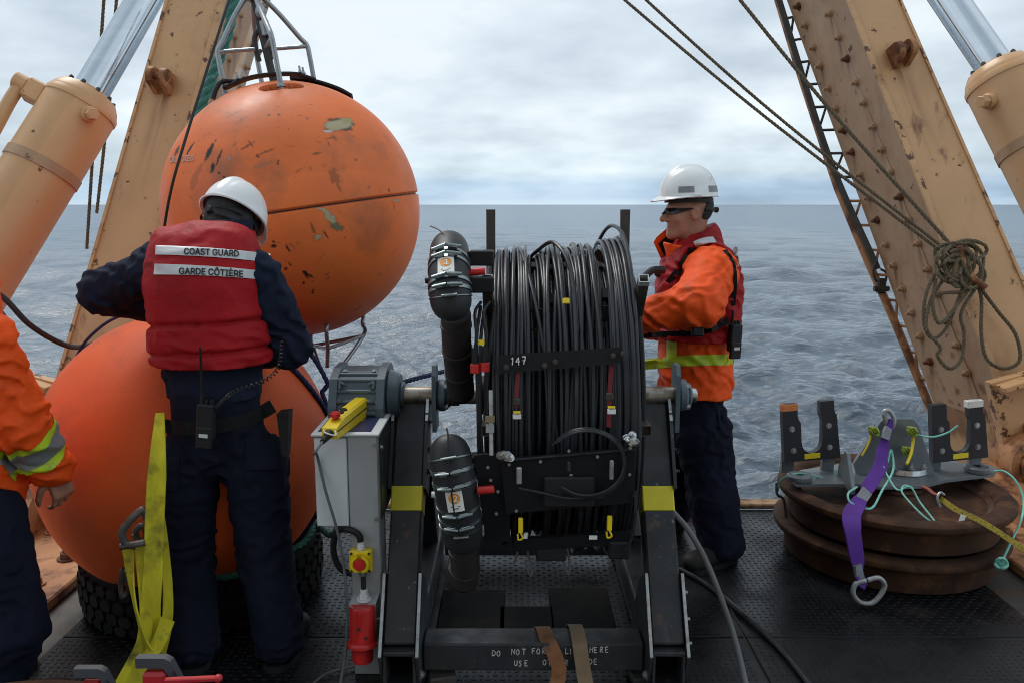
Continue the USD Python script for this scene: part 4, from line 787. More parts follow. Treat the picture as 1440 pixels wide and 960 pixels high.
def trousers3(p):
    d = smin(legs3(p, (.118, .10, .095), .02), torso3(p, -.012, .80), .05)
    d = d + folds(p, V(.25, .1, 1), 27, .012, 64, 2.2) + folds(p, V(.8, .1, .5), 19, .014, 68, 2.0)
    return np.maximum(np.maximum(d, p[:, 2] - hem3 - .12), .055 - p[:, 2])
obj('trousers', nets(trousers3, lo, np.r_[hi[:2], hem3 + .16], .0095), 'navy_cloth', P3, smooth=True)
def jacket3(p):
    d = torso3(p, .024, .9); d = smin(d, cone(p, J['pelvis'] + V(.02, 0, -.06), J['pelvis'] + V(0, 0, .2), .20, .18), .05)
    for s in 'LR': d = smin(d, arm3(p, s, (.098, .088, .070), .05, .93), .03)
    d = d + folds(p, V(.7, .1, .7), 44, .017, 72) + folds(p, V(-.5, .2, .8), 58, .012, 74) - .007 * np.exp(-((np.linalg.norm(p - J['wrR'], axis=1) - .05) / .012) ** 2)
    col = np.maximum(cone(p, J['neck'] - V(.0, 0, .06), J['neck'] + V(.02, 0, .04), .10, .10), -cone(p, J['neck'], J['neck'] + V(.03, 0, .2), .08, .09)); d = smin(d, np.maximum(col, p[:, 2] - J['neck'][2] - .05), .02)
    return np.maximum(d, hem3 - p[:, 2] + .01 * np.sin(p[:, 0] * 24))
jk3 = nets(jacket3, np.r_[lo[:2], hem3 - .05], np.r_[hi[:2], J['neck'][2] + .14], .0085)
obj('jacket', jk3, 'hi_vis_orange', P3, smooth=True)
axf = unit(J['wrR'] - J['elR']); fl = np.linalg.norm(J['wrR'] - J['elR'])
def cuff(name, s0, s1, off, mt):
    v, nrm = np.array(jk3.vertices), np.array(jk3.vertex_normals); s = (v - J['elR']) @ axf / fl; r = np.linalg.norm(v - J['elR'] - ((v - J['elR']) @ axf)[:, None] * axf, axis=1)
    keep = (s > s0 - .2) & (s < s1 + .2) & (r < .116); ff = np.array(jk3.faces)[keep[jk3.faces].all(1)]; u, inv = np.unique(ff, return_inverse=True); m = trimesh.Trimesh(v[u] + nrm[u] * off, inv.reshape(-1, 3), process=False)
    m = m.slice_plane(J['elR'] + axf * fl * s0, axf).slice_plane(J['elR'] + axf * fl * s1, -axf); m = max(m.split(only_watertight=False), key=lambda q: q.area); obj(name, m, mt, P3, smooth=True)
cuff('sleeve_band', .22, .72, .0022, 'lime_tape'); cuff('sleeve_tape', .34, .60, .0036, 'grey_tape')
helmet(P3, J['head'], V(1, .2, -.3), V(.25, 0, 1)); boots(P3, J)
for s in (-1, 1):
    lq = unit(np.cross(V(.25, 0, 1), V(1, .2, -.3))); obj('eye', sphere(J['head'] + unit(V(1, .2, -.3)) * .088 + lq * .032 * s + V(0, 0, .006), .011, 2), 'eye_white', P3)
# ---------------------------------------------------------------- the two floats
mat('float_orange', (0.74, 0.165, 0.038), 0.50, 0, 0.14, 2.2, 0.0008, 30, dirt=[((0.40, 0.12, 0.05), 0.56, 0.74, 3.0), ((0.30, 0.10, 0.05), 0.63, 0.70, 14)], attr=True, rvar=.1, spec=.35)
mat('float_red', (0.80, 0.125, 0.028), 0.60, 0, 0.10, 2.0, 0.0012, 160, dirt=[((0.52, 0.10, 0.035), 0.56, 0.78, 4.0)], spec=.3)
mat('frame_steel', (0.33, 0.34, 0.35), 0.34, 0.9, 0.15, 12, rvar=.1)
mat('inox', (0.55, 0.56, 0.56), 0.22, 1.0, 0.1, 10, rvar=.1)
mat('red_brown', (0.20, 0.05, 0.03), .5, .3, .3, 12)
C1, R1 = at(414, 297, 3.97), 0.592; A1 = unit(V(-.145, -.02, 1)); F1 = frame(A1, V(0, 1, 0))   # columns: across, ?, axis
def ray_hit(px, py, C, R):
    d = unit(ray(px, py)); o = V(0, 0, CAM_H) - C; b = o @ d; q = b * b - (o @ o - R * R); return V(0, 0, CAM_H) + d * (-b - math.sqrt(max(q, 0)))
fl1 = thing('spherical_float', 'scuffed orange float with a dark seam and a steel tube frame on top', 'float', C1 - V(0, 0, R1))
nr, nc = 370, 740
th = np.linspace(0, np.pi, nr); ph = np.arange(nc) * 2 * np.pi / nc
TH, PH = np.meshgrid(th, ph, indexing='ij'); ux, uy = F1[:, 0], np.cross(A1, F1[:, 0])
D = np.sin(TH)[..., None] * (np.cos(PH)[..., None] * ux + np.sin(PH)[..., None] * uy) + np.cos(TH)[..., None] * A1
lat = (np.pi / 2 - TH) * R1; rad = R1 + 0 * TH; rad = rad - .014 * np.exp(-(lat / .0042) ** 4)
# the pocket at the top, round the frame's front leg
pk = unit(ray_hit(396, 121, C1, R1) - C1); px_ = unit(np.cross(A1, pk)) * -1; py_ = np.cross(pk, px_); lx, ly = (D @ px_) * R1, (D @ py_) * R1
slot = np.hypot(np.maximum(np.abs(lx) - .055, 0), ly * 1.0) - .042; rad = rad - .055 * np.clip(-slot / .010, 0, 1) * ((D @ pk) > .5)
vtx = (C1 + D * rad[..., None]).reshape(-1, 3); ff = grid_faces(nr, nc)
mask = np.zeros(len(vtx)); col = np.zeros((len(vtx), 3))
def mark(C, R, verts, px, py, rx, ry, ang, color, amt=1.0, rough=.5, seed=0, soft=.25):
    """Wear on the shell: an uneven patch about the point seen at (px, py), rx by ry picture pixels, turned by ang degrees."""
    h = ray_hit(px, py, C, R); n = unit(h - C); e = unit(ray_hit(px + 1, py, C, R) - ray_hit(px - 1, py, C, R)); e = unit(e - n * (e @ n)); g = np.cross(n, e) * 1.0
    if g[2] < 0: g = -g
    s = np.linalg.norm(h - V(0, 0, CAM_H)) / FPX; near = np.linalg.norm(verts - h, axis=1) < max(rx, ry) * s * 1.6 + .02; q = verts[near] - h; a, b = q @ e / s, q @ g / s; c_, s_ = math.cos(math.radians(ang)), math.sin(math.radians(ang)); u, w = a * c_ + b * s_, -a * s_ + b * c_
    d = np.hypot(u / rx, w / ry) + rough * (meshkit.fbm(np.stack([u / (rx + ry) * 5, w / (rx + ry) * 7, u * 0 + seed], -1), 3, seed) - .5) * 2
    m = np.clip((1 - d) / soft, 0, 1) * amt; i = np.nonzero(near)[0]; col[i] = col[i] * (1 - m[:, None]) + np.asarray(color) * m[:, None]; mask[i] = np.maximum(mask[i], m)
BLK, TANG, BRN, GRY = (.018, .014, .012), (.40, .35, .21), (.22, .085, .04), (.42, .33, .29)
for k, a in enumerate([(476, 176, 27, 12, 8, (.05, .05, .03), 1, .35), (476, 176, 24, 9.5, 8, TANG, 1, .3), (488, 170, 14, 7, 10, (.33, .32, .15), .9, .4), (461, 185, 9, 3, 0, (.6, .5, .45), .9, .3),
        (455, 296, 13, 3, -25, TANG, 1, .4), (466, 308, 14, 6, -50, TANG, 1, .5), (474, 320, 12, 6, -20, (.16, .15, .08), 1, .5), (447, 334, 7, 5, 20, TANG, 1, .5), (440, 322, 2, 10, 20, BRN, .8, .5), (458, 330, 1.6, 8, 35, BLK, .8, .4),
        (295, 212, 4, 17, -14, BLK, 1, .5), (299, 236, 4, 8, 0, BLK, 1, .5), (308, 222, 2.2, 14, -10, BLK, .9, .5), (267, 210, 2.6, 11, -18, BLK, 1, .35), (249, 212, 6, 8, 0, (.05, .045, .045), .95, .6), (308, 243, 3, 2, -30, BLK, 1, .4), (316, 251, 2, 4, 30, BLK, 1, .4),
        (470, 248, 8, 12, 20, BRN, .55, .6), (477, 265, 3, 5, 20, BRN, .6, .5), (347, 206, 12, 1.5, 35, BLK, .75, .4), (352, 202, 1.3, 8, 40, BLK, .7, .4), (376, 213, 14, 1.6, 25, BRN, .8, .5), (362, 220, 3, 2.5, 0, BLK, .8, .4), (378, 162, 2.5, 2.5, 0, (.16, .10, .05), .9, .4), (392, 162, 2.5, 3, -30, (.16, .10, .05), .9, .4),
        (391, 229, 1.5, 5, 0, BLK, .8, .4), (445, 216, 6, 1.6, 15, BRN, .9, .4), (466, 194, 10, 1, 8, BRN, .7, .4), (462, 202, 1.2, 4, 0, BRN, .9, .4), (322, 223, 4, 5, 0, GRY, .7, .5), (370, 232, 14, 3, 20, GRY, .45, .7), (275, 250, 7, 20, -20, (.40, .14, .07), .4, .6),
        (547, 268, 1.6, 3, 0, BLK, .9, .3), (557, 282, 9, 2, 0, TANG, .9, .5), (554, 291, 1, 6, 0, BLK, .7, .4), (385, 346, 4, 3, 0, BLK, 1, .5), (405, 350, 2, 7, 25, BLK, .9, .5), (430, 385, 3, 8, 30, BLK, 1, .6), (437, 388, 6, 2, -30, BLK, .9, .5), (427, 398, 2, 3, 0, BLK, 1, .5), (440, 410, 1.5, 6, 0, BLK, .9, .5), (402, 378, 4, 2, 50, BLK, .9, .5), (408, 372, 1.5, 4, 30, BLK, .9, .4), (385, 340, 2, 2, 0, BLK, .9, .4),
        (262, 190, 8, 1, -15, (.75, .6, .52), .8, .4), (330, 160, 14, 1, 40, BRN, .6, .4), (420, 240, 10, .9, 30, BRN, .6, .4), (408, 206, 8, .8, -10, BRN, .5, .4), (515, 150, 2, 3, 0, BRN, .7, .4), (500, 225, 3, 1, 20, BRN, .8, .4)]):
    mark(C1, R1, vtx, *a[:7], rough=a[7], seed=k)
rng = np.random.default_rng(8)
for k in range(60):
    a_ = rng.random() * 6.28; q = rng.random() ** .5 * 165; mark(C1, R1, vtx, 407 + q * math.cos(a_), 291 + q * math.sin(a_), .6 + 5 * rng.random() ** 2, .5 + .6 * rng.random(), rng.normal(25, 40), BRN if rng.random() < .7 else BLK, .3 + .5 * rng.random(), .4, seed=100 + k)
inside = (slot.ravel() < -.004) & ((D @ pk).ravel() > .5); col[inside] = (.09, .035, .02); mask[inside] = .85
obj('shell', trimesh.Trimesh(vtx, ff[:, [0, 2, 1]] if np.cross(vtx[ff[1000]][1] - vtx[ff[1000]][0], vtx[ff[1000]][2] - vtx[ff[1000]][0]) @ (vtx[ff[1000]][0] - C1) < 0 else ff, process=False), 'float_orange', fl1, attr={'marks': col, 'mask': np.repeat(mask[:, None], 3, 1)})
obj('seam_gasket', put(lathe([(R1 - .022, -.006), (R1 - .011, -.006), (R1 - .011, .006), (R1 - .022, .006)], 160), np.stack([ux, uy, A1], 1), C1), 'black_line', fl1)
def fr(r, a, h): return C1 + A1 * (R1 + h) + (ux * math.cos(a) + uy * math.sin(a)) * r      # frame coordinates above the crown
def front_dir(sign):                                                                    # frame angle of the crown's near side
    return math.atan2(-(uy @ V(0, sign, 0)) * 0 + (V(0, -1, 0) @ uy), V(0, -1, 0) @ ux)
a_front = math.atan2(pk @ uy, pk @ ux); r_pk = R1 * math.hypot(pk @ uy, pk @ ux)
cage = obj('lifting_frame', cyl(fr(0, 0, .36), fr(0, 0, .46), .032, 20, ch=.004), 'frame_steel', fl1)
for k in range(4):
    a = a_front + k * np.pi / 2; r = .205 if k else r_pk - .012; hb = math.sqrt(R1 * R1 - r * r) - R1 - .02
    obj('frame_leg', tube(spline([fr(r, a, hb), fr(r, a, .10), fr(r - .004, a, .155), fr(r - .03, a, .19), fr(.10, a, .30), fr(.03, a, .385)], 8), .0115, 12), 'frame_steel', cage)
    obj('cross_bar', tube(np.array([fr(r - .002, a, .15), fr(.04, a + .2, .15)]), .0095, 10), 'frame_steel', cage)
    obj('foot_bolt', bolt_head(fr(r, a, hb + .012), A1, .017, .016), 'frame_steel', cage)
obj('centre_post', cyl(fr(.02, 0, -.02), fr(0.0, 0, .40), .018, 14), 'dark_steel', cage)
obj('shackle', tube(spline([fr(.03, 0, .10), fr(.035, 0, .19), fr(.0, 0, .235), fr(.035, np.pi, .19), fr(.03, np.pi, .10)], 8), .012, 10), 'dark_steel', cage)
obj('swivel', [cyl(fr(.035, a_front + .7, .20), fr(.03, a_front + .7, .27), .022, 16, ch=.004), sphere(fr(.03, a_front + .5, .31), (.024, .024, .034), 2)], 'frame_steel', cage)
obj('lifting_link', [tube(spline([fr(.025, 0, .45), fr(.03, 0, .56), fr(0, 0, .60), fr(.03, np.pi, .56), fr(.025, np.pi, .45)], 8, True), .012, 10), tube(spline([fr(.03, 1.57, .57), fr(.03, 1.57, .72), fr(0, 0, .76), fr(.03, -1.57, .72), fr(.03, -1.57, .57)], 8, True), .012, 10)], 'dark_steel', fl1)
hs = [ray_hit(x, y, C1, R1) for x, y in ((470, 131),)]
def rim(px, py, h=.012): return at(px, py, C1[1] - .12)
sp = [fr(.27, a_front + .95, -.055), fr(.16, a_front + .8, -.006), fr(.05, a_front + .4, .014), fr(.14, a_front - 2.2 + 3.6, .0)]
obj('clamp_strip', ribbon(spline([fr(.21, a_front - 1.5, -.012), fr(.13, a_front - 1.1, .014), fr(.08, a_front - .2, .022), fr(.13, a_front + .9, .016), fr(.20, a_front + 1.3, -.010)], 8), .035, .010, A1 * .0 + unit(V(0, -1, .2))), 'black_plastic', fl1)
obj('edge_strap', [ribbon(spline([fr(.10, a_front + 1.7, .008), fr(.20, a_front + 1.45, -.018), fr(.30, a_front + 1.35, -.066), fr(.36, a_front + 1.3, -.11)], 8), .05, .012, V(0, -1, .4))], 'black_plastic', fl1)
obj('edge_strap', [tube(spline([fr(.14, a_front - 1.5, .012), fr(.21, a_front - 1.48, .020), fr(.245, a_front - 1.46, -.01), fr(.27, a_front - 1.45, -.055)], 8), .011, 10)], 'black_plastic', fl1)
for q in (-1.2, -.9, .9, 1.2): obj('strip_bolt', bolt_head(fr(.16, a_front + q, .018), A1, .009, .01, True, .02), 'frame_steel', fl1)
# lower frame under the float
B1 = lambda r, a, h: C1 - A1 * (R1 + h) + (ux * math.cos(a) + uy * math.sin(a)) * r
fo = [at(459, 464, 3.72), at(510, 455, 3.95), at(437, 478, 3.95)]; lo3 = [at(461, 490, 3.74), at(511, 472, 3.98), at(440, 486, 4.0)]; tip = [at(460, 516, 3.76), at(470, 530, 3.80), at(452, 520, 3.9)]
lf = obj('lower_frame', [tube(np.array([lo3[0], lo3[1], lo3[2], lo3[0]])[:2], .0085, 10), tube(np.array([lo3[1], lo3[2]]), .0085, 10), tube(np.array([lo3[2], lo3[0]]), .0085, 10)], 'frame_steel', fl1)
for i in range(3): obj('strut', tube(spline([fo[i] + V(0, .05, .05), fo[i], lo3[i], tip[i]], 6), .0095, 10), 'frame_steel', lf)
text = meshkit.text_mesh('OLOGIES', 1.0, .02, True); tv = np.array(text.vertices); ex = tv[:, 0].max()
tw = np.array([ray_hit(238 + 34 * (x / ex), 229 - 8 * y - 3 * (x / ex), C1, R1 + .0016 + .001 * (z > .01)) for x, y, z in tv]); mat('faded_print', (.55, .36, .30), .6); obj('lettering', trimesh.Trimesh(tw, text.faces, process=False), 'faded_print', fl1, smooth=False)

C2, R2 = at(266, 634, 3.44), 0.600
fl2 = thing('spherical_float', 'plain red-orange spherical float sitting in the tyre on the deck', 'float', C2 - V(0, 0, R2))
obj('shell', sphere(C2, R2, 6), 'float_red', fl2, smooth=True)
obj('crown_cap', put(lathe([(0, R2 + .02), (.07, R2 + .02), (.085, R2 + .005), (.09, R2 - .02), (0, R2 - .02)], 32), None, C2), 'float_red', fl2)
def on2(pp, off): return np.array([ray_hit(x, y, C2, R2 + off) for x, y in pp])
def around(a, b, off, n=70):                                   # the great circle through two points, all the way round
    u = unit(a - C2); w = unit(b - C2); w = unit(w - u * (u @ w)); t = np.linspace(-.9, 2.4, n); return C2 + (u[None] * np.cos(t)[:, None] + w[None] * np.sin(t)[:, None]) * (R2 + off)
def lash(pp):
    q = spline(on2(pp, .010), 8); out = [q]
    for a_, b_, n_ in ((q[1], q[0], 30), (q[-2], q[-1], 40)):
        u = unit(b_ - C2); w = unit(b_ - a_); w = unit(w - u * (u @ w)); t = np.linspace(.03, .6 if n_ == 30 else 1.5, n_)[:, None]; e = C2 + (u * np.cos(t) + w * np.sin(t)) * (R2 + .010); out = [e[::-1]] + out if n_ == 30 else out + [e]
    return np.vstack(out)
obj('girdle_rope', rope(lash([(400, 508), (420, 526), (441, 551), (459, 578)]), .0115, smooth=False), 'blue_rope', label='dark blue rope round the red-orange float, nearer the navy trousers', cat='rope')
obj('girdle_rope', rope(lash([(424, 482), (436, 496), (450, 517), (462, 540)]), .0115, smooth=False), 'blue_rope', label='dark blue rope round the red-orange float, nearer the grey motor', cat='rope')
obj('thin_cord', tube(spline([at(108, 500, 3.5), at(122, 478, 3.48), at(148, 455, 3.46), at(175, 442, 3.44), at(210, 432, 3.42)], 8), .0065, 8), 'blue_rope', label='thin dark cord over the upper shoulder of the red-orange float', cat='cord')
mooring = [at(540, 545, 3.9), at(585, 532, 4.1), at(628, 521, 4.3), at(680, 505, 4.6)]; obj('blue_line', rope(mooring, .0125), 'blue_rope', label='dark blue line stretched behind the axle towards the stern', cat='rope')

# the tyre under it
mat('tyre_rubber', (0.010, 0.0098, 0.0094), 0.8, 0, .3, 8, .001, 80, dirt=[((0.026, 0.023, 0.019), .5, .72, 6)], spec=.15)
TC = V(C2[0] + .035, C2[1] + .02, 0); RT = .53
ty = thing('tyre', 'old black truck tyre with a blocky tread lying flat under the red-orange float', 'tyre', TC)
prof = [(.30, .015), (.40, .0), (.47, .004), (.505, .03), (.515, .07), (.517, .13), (.515, .19), (.505, .23), (.47, .256), (.40, .26), (.30, .245), (.315, .21), (.43, .19), (.45, .13), (.43, .07), (.315, .05), (.30, .015)]
prof = [(r * .955, z * .86) for r, z in prof]; obj('carcass', put(lathe(prof, 96), None, TC), 'tyre_rubber', ty, smooth=40)
rng = np.random.default_rng(4); n = 46
for row, (z0, z1, sh) in enumerate(((.018, .058, 0), (.062, .108, .5), (.113, .160, 0), (.165, .206, .5))):
    for k in range(n):
        a = (k + sh) * 2 * np.pi / n + rng.normal(0, .004); 
        if math.sin(a) > .45: continue                        # the far side
        w = 2 * np.pi / n * .44; pts = []
        for r in (.48, .508 - .008 * (row in (0, 3))):
            for f_, z in ((-.6, z0), (.6, z0), (1.0, (z0 + z1) / 2), (.6, z1), (-.6, z1), (-1.0, (z0 + z1) / 2)): pts.append((TC[0] + r * math.cos(a + f_ * w), TC[1] + r * math.sin(a + f_ * w), z))
        obj('tread_block', hull(pts), 'tyre_rubber', ty, smooth=False)
gr = [TC + V((.46 + .03 * math.sin(3 * a)) * math.cos(a), (.46 + .03 * math.sin(3 * a)) * math.sin(a), .235 + .012 * math.sin(9 * a)) for a in np.linspace(-1.7, .25, 12)] + [at(466, 752, 3.45), at(480, 735, 3.5)]
obj('green_rope', rope(gr, .0155), 'green_rope', label='green laid rope draped round the top of the tyre', cat='rope')

# ---------------------------------------------------------------- yellow slings with their shackle
mat('yellow_sling', (0.62, 0.54, 0.02), 0.72, 0, .25, 14, .0012, 160, dirt=[((0.10, 0.08, 0.02), .52, .72, 7), ((.03, .025, .015), .62, .75, 13)], stretch=(1, 1, .4))
sl = thing('lifting_sling', 'dirty yellow webbing sling hanging in folds beside the navy trousers', 'sling', at(200, 930, 2.62))
Ys = 2.70
def strap(pp, w, Y0=Ys, tw=0.0, t=.006, mt='yellow_sling', parent=sl, name='webbing'):
    p = spline([at(x, y, Y0 + (q[0] if (q := r) else 0)) for x, y, *r in pp], 8); n = len(p); a = tw * np.sin(np.linspace(0, np.pi, n)); return obj(name, ribbon(p, w, t, np.stack([np.cos(a), np.sin(a), 0 * a], 1)), mt, parent, smooth=60)
strap([(225, 580, .05), (222, 640), (218, 720), (216, 790), (212, 850), (212, 890, .02), (206, 925, .0), (196, 960, -.03)], np.interp(np.linspace(0, 1, 57), [0, .2, .6, 1], [.030, .062, .066, .050]), tw=.25)
strap([(216, 640, .06), (222, 700, .04), (230, 760, .05), (236, 830, .04), (234, 880, .03), (222, 925, .02), (210, 965, 0)], np.interp(np.linspace(0, 1, 49), [0, .5, 1], [.02, .036, .050]), tw=.9)
strap([(180, 770, .02), (184, 815, .0), (192, 860, -.01), (206, 905, -.02), (224, 930, -.02)], .040, tw=-.9)
strap([(196, 765, .03), (203, 815, .01), (206, 860, .0), (202, 900, -.01), (190, 935, -.03), (172, 975, -.06)], np.interp(np.linspace(0, 1, 41), [0, .6, 1], [.04, .05, .085]), tw=.8)
strap([(236, 870, .0), (222, 905, -.02), (200, 935, -.04), (186, 970, -.06)], .052, tw=-.3)
mat('galvanised', (0.36, 0.37, 0.37), .45, .75, .3, 18, .0006, 120, dirt=[((.16, .11, .07), .56, .72, 12)])
mat('dirty_steel', (0.13, 0.125, 0.12), .5, .6, .3, 18, .0006, 120, dirt=[((.10, .05, .025), .5, .66, 14)])
sk = thing('shackle', 'grey bow shackle linked through the top of the yellow sling', 'shackle', at(190, 760, 2.68))
ps = [at(192, 768, 2.70), at(176, 762, 2.69), at(172, 748, 2.68), at(180, 735, 2.68), at(192, 722, 2.69), at(202, 716, 2.70), at(206, 728, 2.71)]
obj('bow', tube(spline(ps, 8), .0130, 12), 'dirty_steel', sk); obj('pin', cyl(at(170, 768, 2.69), at(204, 762, 2.69), .012, 14), 'dirty_steel', sk)
obj('link', tube(spline([at(190, 748, 2.74), at(200, 738, 2.74), at(206, 752, 2.75), at(198, 764, 2.75)], 8, True), .011, 10), 'dirty_steel', sk)
obj('chain_end', tube(spline([at(174, 800, 2.74), at(170, 820, 2.75), at(173, 838, 2.75), at(180, 825, 2.76)], 8, True), .010, 10), 'dirty_steel', sk)

# ---------------------------------------------------------------- rail wheels with the fork carrier on top
mat('wheel_rust', (0.055, 0.026, 0.016), 0.78, .15, .35, 7, .002, 60, dirt=[((0.125, 0.056, 0.026), .52, .70, 8), ((.025, .015, .011), .58, .72, 5)], spec=.22)
mat('wheel_tread', (0.15, 0.095, 0.07), 0.35, .4, .25, 6, .001, 60, dirt=[((0.10, 0.04, 0.02), .45, .62, 8)])
mat('grey_plate', (0.15, 0.17, 0.185), .45, .25, .15, 6, .0006, 80, dirt=[((.2, .21, .21), .6, .74, 14), ((.10, .05, .03), .66, .74, 18)])
mat('black_fork', (0.020, 0.020, 0.024), .5, 0, .15, 8, .0004, 200, spec=.4)
mat('yellow_tag', (.80, .60, .02), .5); mat('orange_tape', (.68, .22, .06), .6); mat('white_tape', (.75, .74, .70), .6); mat('purple_web', (0.085, 0.014, 0.24), .7, 0, .15, 20, .001, 200); mat('shackle_tape', (.22, .23, .25), .35, .3)
WC = V(1.83, 3.83, 0)
RW = [(0.0, .03), (.12, .03), (.13, .055), (.40, .055), (.435, .02), (.44, 0.0), (.455, 0.0), (.470, .010), (.474, .050), (.478, .085), (.484, .105), (.505, .118), (.522, .126), (.530, .140), (.528, .156), (.515, .167), (.495, .170), (.455, .166), (.435, .150), (.425, .130), (.40, .118), (.20, .112), (.17, .150), (.14, .160), (0, .160)]
def wheel(label, loc, grp=None):
    t = thing('rail_wheel', label, 'wheel', loc, grp); m = put(lathe(RW, 120), None, loc); v = np.array(m.vertices)
    obj('rim', m, 'wheel_rust', t, smooth=40); obj('dished_web', put(lathe([(.41, .122), (.43, .136), (.452, .158), (.452, .161), (.428, .140), (.41, .126)], 120), None, loc), 'wheel_tread', t, smooth=40)
    obj('hub', put(lathe([(0, .15), (.135, .15), (.145, .172), (.13, .182), (0, .182)], 60), None, loc), 'wheel_rust', t)
    return t
w0 = wheel('rusty flanged rail wheel lying flat on the mats, lower of the stack under the forks', WC)
copy_of(w0, 'rail_wheel', 'rusty flanged rail wheel carrying the grey fork plate, upper of the stack', WC + V(.015, .01, .172), 40)
ZP = .372
cp = thing('fork_carrier', 'grey steel carrier plate with two black forks standing on the rusty wheels', 'fork carrier', WC + V(0, 0, ZP))
import shapely
def plan(pts, h, z, mt, name, par=cp): m = extrude(pts, h); m.apply_translation((0, 0, z)); return obj(name, m, mt, par)
pl = [floor_at(x, y, ZP) for x, y in ((1110, 672), (1120, 682), (1205, 682), (1240, 686), (1300, 684), (1330, 676), (1398, 668), (1402, 660), (1390, 654), (1330, 650), (1190, 652), (1125, 662))]
plan([p[:2] for p in pl], .014, ZP, 'grey_plate', 'base_plate')
hubc = floor_at(1266, 660, ZP); 
obj('hub_disc', [put(lathe([(0, 0), (.13, 0), (.135, .006), (.13, .03), (.09, .034), (0, .034)], 48), None, hubc + V(0, 0, .005)), put(lathe([(.14, -.03), (.155, -.03), (.155, -.012), (.14, -.012)], 48), None, hubc)], 'inox', cp)
for a in np.arange(0, 6.28, .785): obj('hub_bolt', bolt_head(hubc + V(.105 * math.cos(a), .105 * math.sin(a), .038), (0, 0, 1), .015, .018, True, .012), 'galvanised', cp)
def upright(px_pts, Y, th, mt, name, parent=cp, nrm=None):      # a plate standing square to the deck, cut to a seen outline at distance Y
    P = np.array([at(x, y, Y) for x, y in px_pts]); g = shapely.Polygon(P[:, [0, 2]]); M = np.array([[1, 0, 0], [0, 0, -1], [0, 1, 0.]]); m = extrude(g, th); return obj(name, put(m, M, (0, Y, 0)), mt, parent)
upright([(1237, 592), (1242, 588), (1283, 588), (1290, 596), (1314, 668), (1306, 684), (1206, 672), (1200, 650)], 3.90, .022, 'grey_plate', 'centre_fin')
for Yg, pts in ((3.72, [(1190, 640), (1198, 634), (1206, 642), (1208, 680), (1184, 676)]),): 
    c = at(1196, 664, Yg); g = shapely.Polygon([(-.16, 0), (.10, 0), (.10, .05), (.0, .155), (-.035, .155), (-.16, .03)]); m = extrude(g, .016); obj('side_gusset', put(m, np.array([[0.15, 0, -1.0], [1, 0, 0.15], [0, 1, 0.]]), V(c[0], c[1] + .06, ZP)), 'grey_plate', cp)
def fork(cx, base_px, Y, tilt, cap):
    s = 1.0; g = shapely.Polygon([(-.130, .07), (-.132, .16), (-.136, .28), (-.135, .36), (-.060, .36), (-.058, .285), (-.044, .265), (-.040, .16)] + [(-.040 + .052 * (1 - math.cos(q)) * 1.0, .16 - .055 * math.sin(q)) for q in np.linspace(.2, np.pi - .2, 12)] + [(.064, .16), (.066, .265), (.056, .29), (.055, .36), (.125, .36), (.130, .30), (.140, .285), (.150, .16), (.158, .065)])
    M = np.stack([unit(V(1, .10, 0)), V(0, 0, 1), unit(V(.10, -1, 0))], 1); o = floor_at(*base_px, ZP); o = V(o[0], Y, ZP)
    Rr = roty(math.radians(tilt)); f = obj('fork', put(extrude(g, .032), Rr @ M, o), 'black_fork', cp, smooth=20)
    def q(x, z, h): return o + (Rr @ M) @ V(x, z, h)
    for x, z in ((-.088, .235), (.098, .235), (-.083, .125), (.102, .125)): obj('fork_bolt', bolt_head(q(x, z, .015), (Rr @ M) @ V(0, 0, 1), .011, .009), 'galvanised', f)
    obj('label_plate', put(box((.080, .026, .003), r=.001), Rr @ M, q(.012, .090, .0175)), 'yellow_tag', f)
    for x in (-.10, .10): obj('post', put(box((.062, .10, .025), r=.003), M, o + V(x, .026, .045)), 'grey_plate', f)
    if cap: obj('tip_tape', put(box((.080, .034, .036), r=.002), Rr @ M, q(cap[1], .343, 0)), cap[0], f)
fork(0, (1146, 672), 3.93, -4.0, ('orange_tape', -.097)); fork(0, (1338, 660), 3.93, -5.0, ('white_tape', .090))
for x, y in ((1127, 674), (1376, 662)):
    c = floor_at(x, y, ZP + .01); c = c + (V(-.01, 0, 0)); obj('pad_disc', put(lathe([(.018, 0), (.055, 0), (.058, .006), (.058, .022), (.052, .028), (.018, .028)], 32), None, c), 'grey_plate', cp); obj('pad_bolt', cyl(c - V(0, 0, .06), c + V(0, 0, .01), .012, 10), 'dark_steel', cp)
# purple sling with its rings
ps_ = thing('purple_sling', 'purple webbing sling with an oval metal ring draped down over the rusty wheels', 'sling', at(1222, 830, 3.24))
def pstrap(pp, w, name='webbing', mt='purple_web', t=.010): p = spline([at(x, y, Y) for x, y, Y in pp], 8); return obj(name, ribbon(p, w, t, np.stack([np.ones(len(p)), np.linspace(.5, .0, len(p)), 0 * np.linspace(0, 1, len(p))], 1)), mt, ps_, smooth=60)
pstrap([(1254, 590, 3.86), (1250, 604, 3.84), (1243, 625, 3.80), (1240, 640, 3.76), (1238, 655, 3.72), (1222, 683, 3.62), (1216, 694, 3.58)], np.interp(np.linspace(0, 1, 49), [0, .2, .4, .8, 1], [.035, .04, .055, .062, .045]))
pstrap([(1215, 694, 3.58), (1206, 708, 3.50), (1198, 722, 3.40), (1198, 740, 3.315), (1202, 765, 3.285), (1206, 790, 3.275), (1208, 800, 3.27)], np.interp(np.linspace(0, 1, 49), [0, .2, .5, .8, 1], [.04, .075, .078, .06, .035]))
pstrap([(1249, 601, 3.83), (1244, 617, 3.80)], .040, 'tape_wrap', 'shackle_tape', .016); pstrap([(1219, 690, 3.585), (1211, 702, 3.54)], .050, 'tape_wrap', 'shackle_tape', .016); pstrap([(1205, 793, 3.265), (1209, 812, 3.262)], .036, 'tape_wrap', 'shackle_tape', .018)
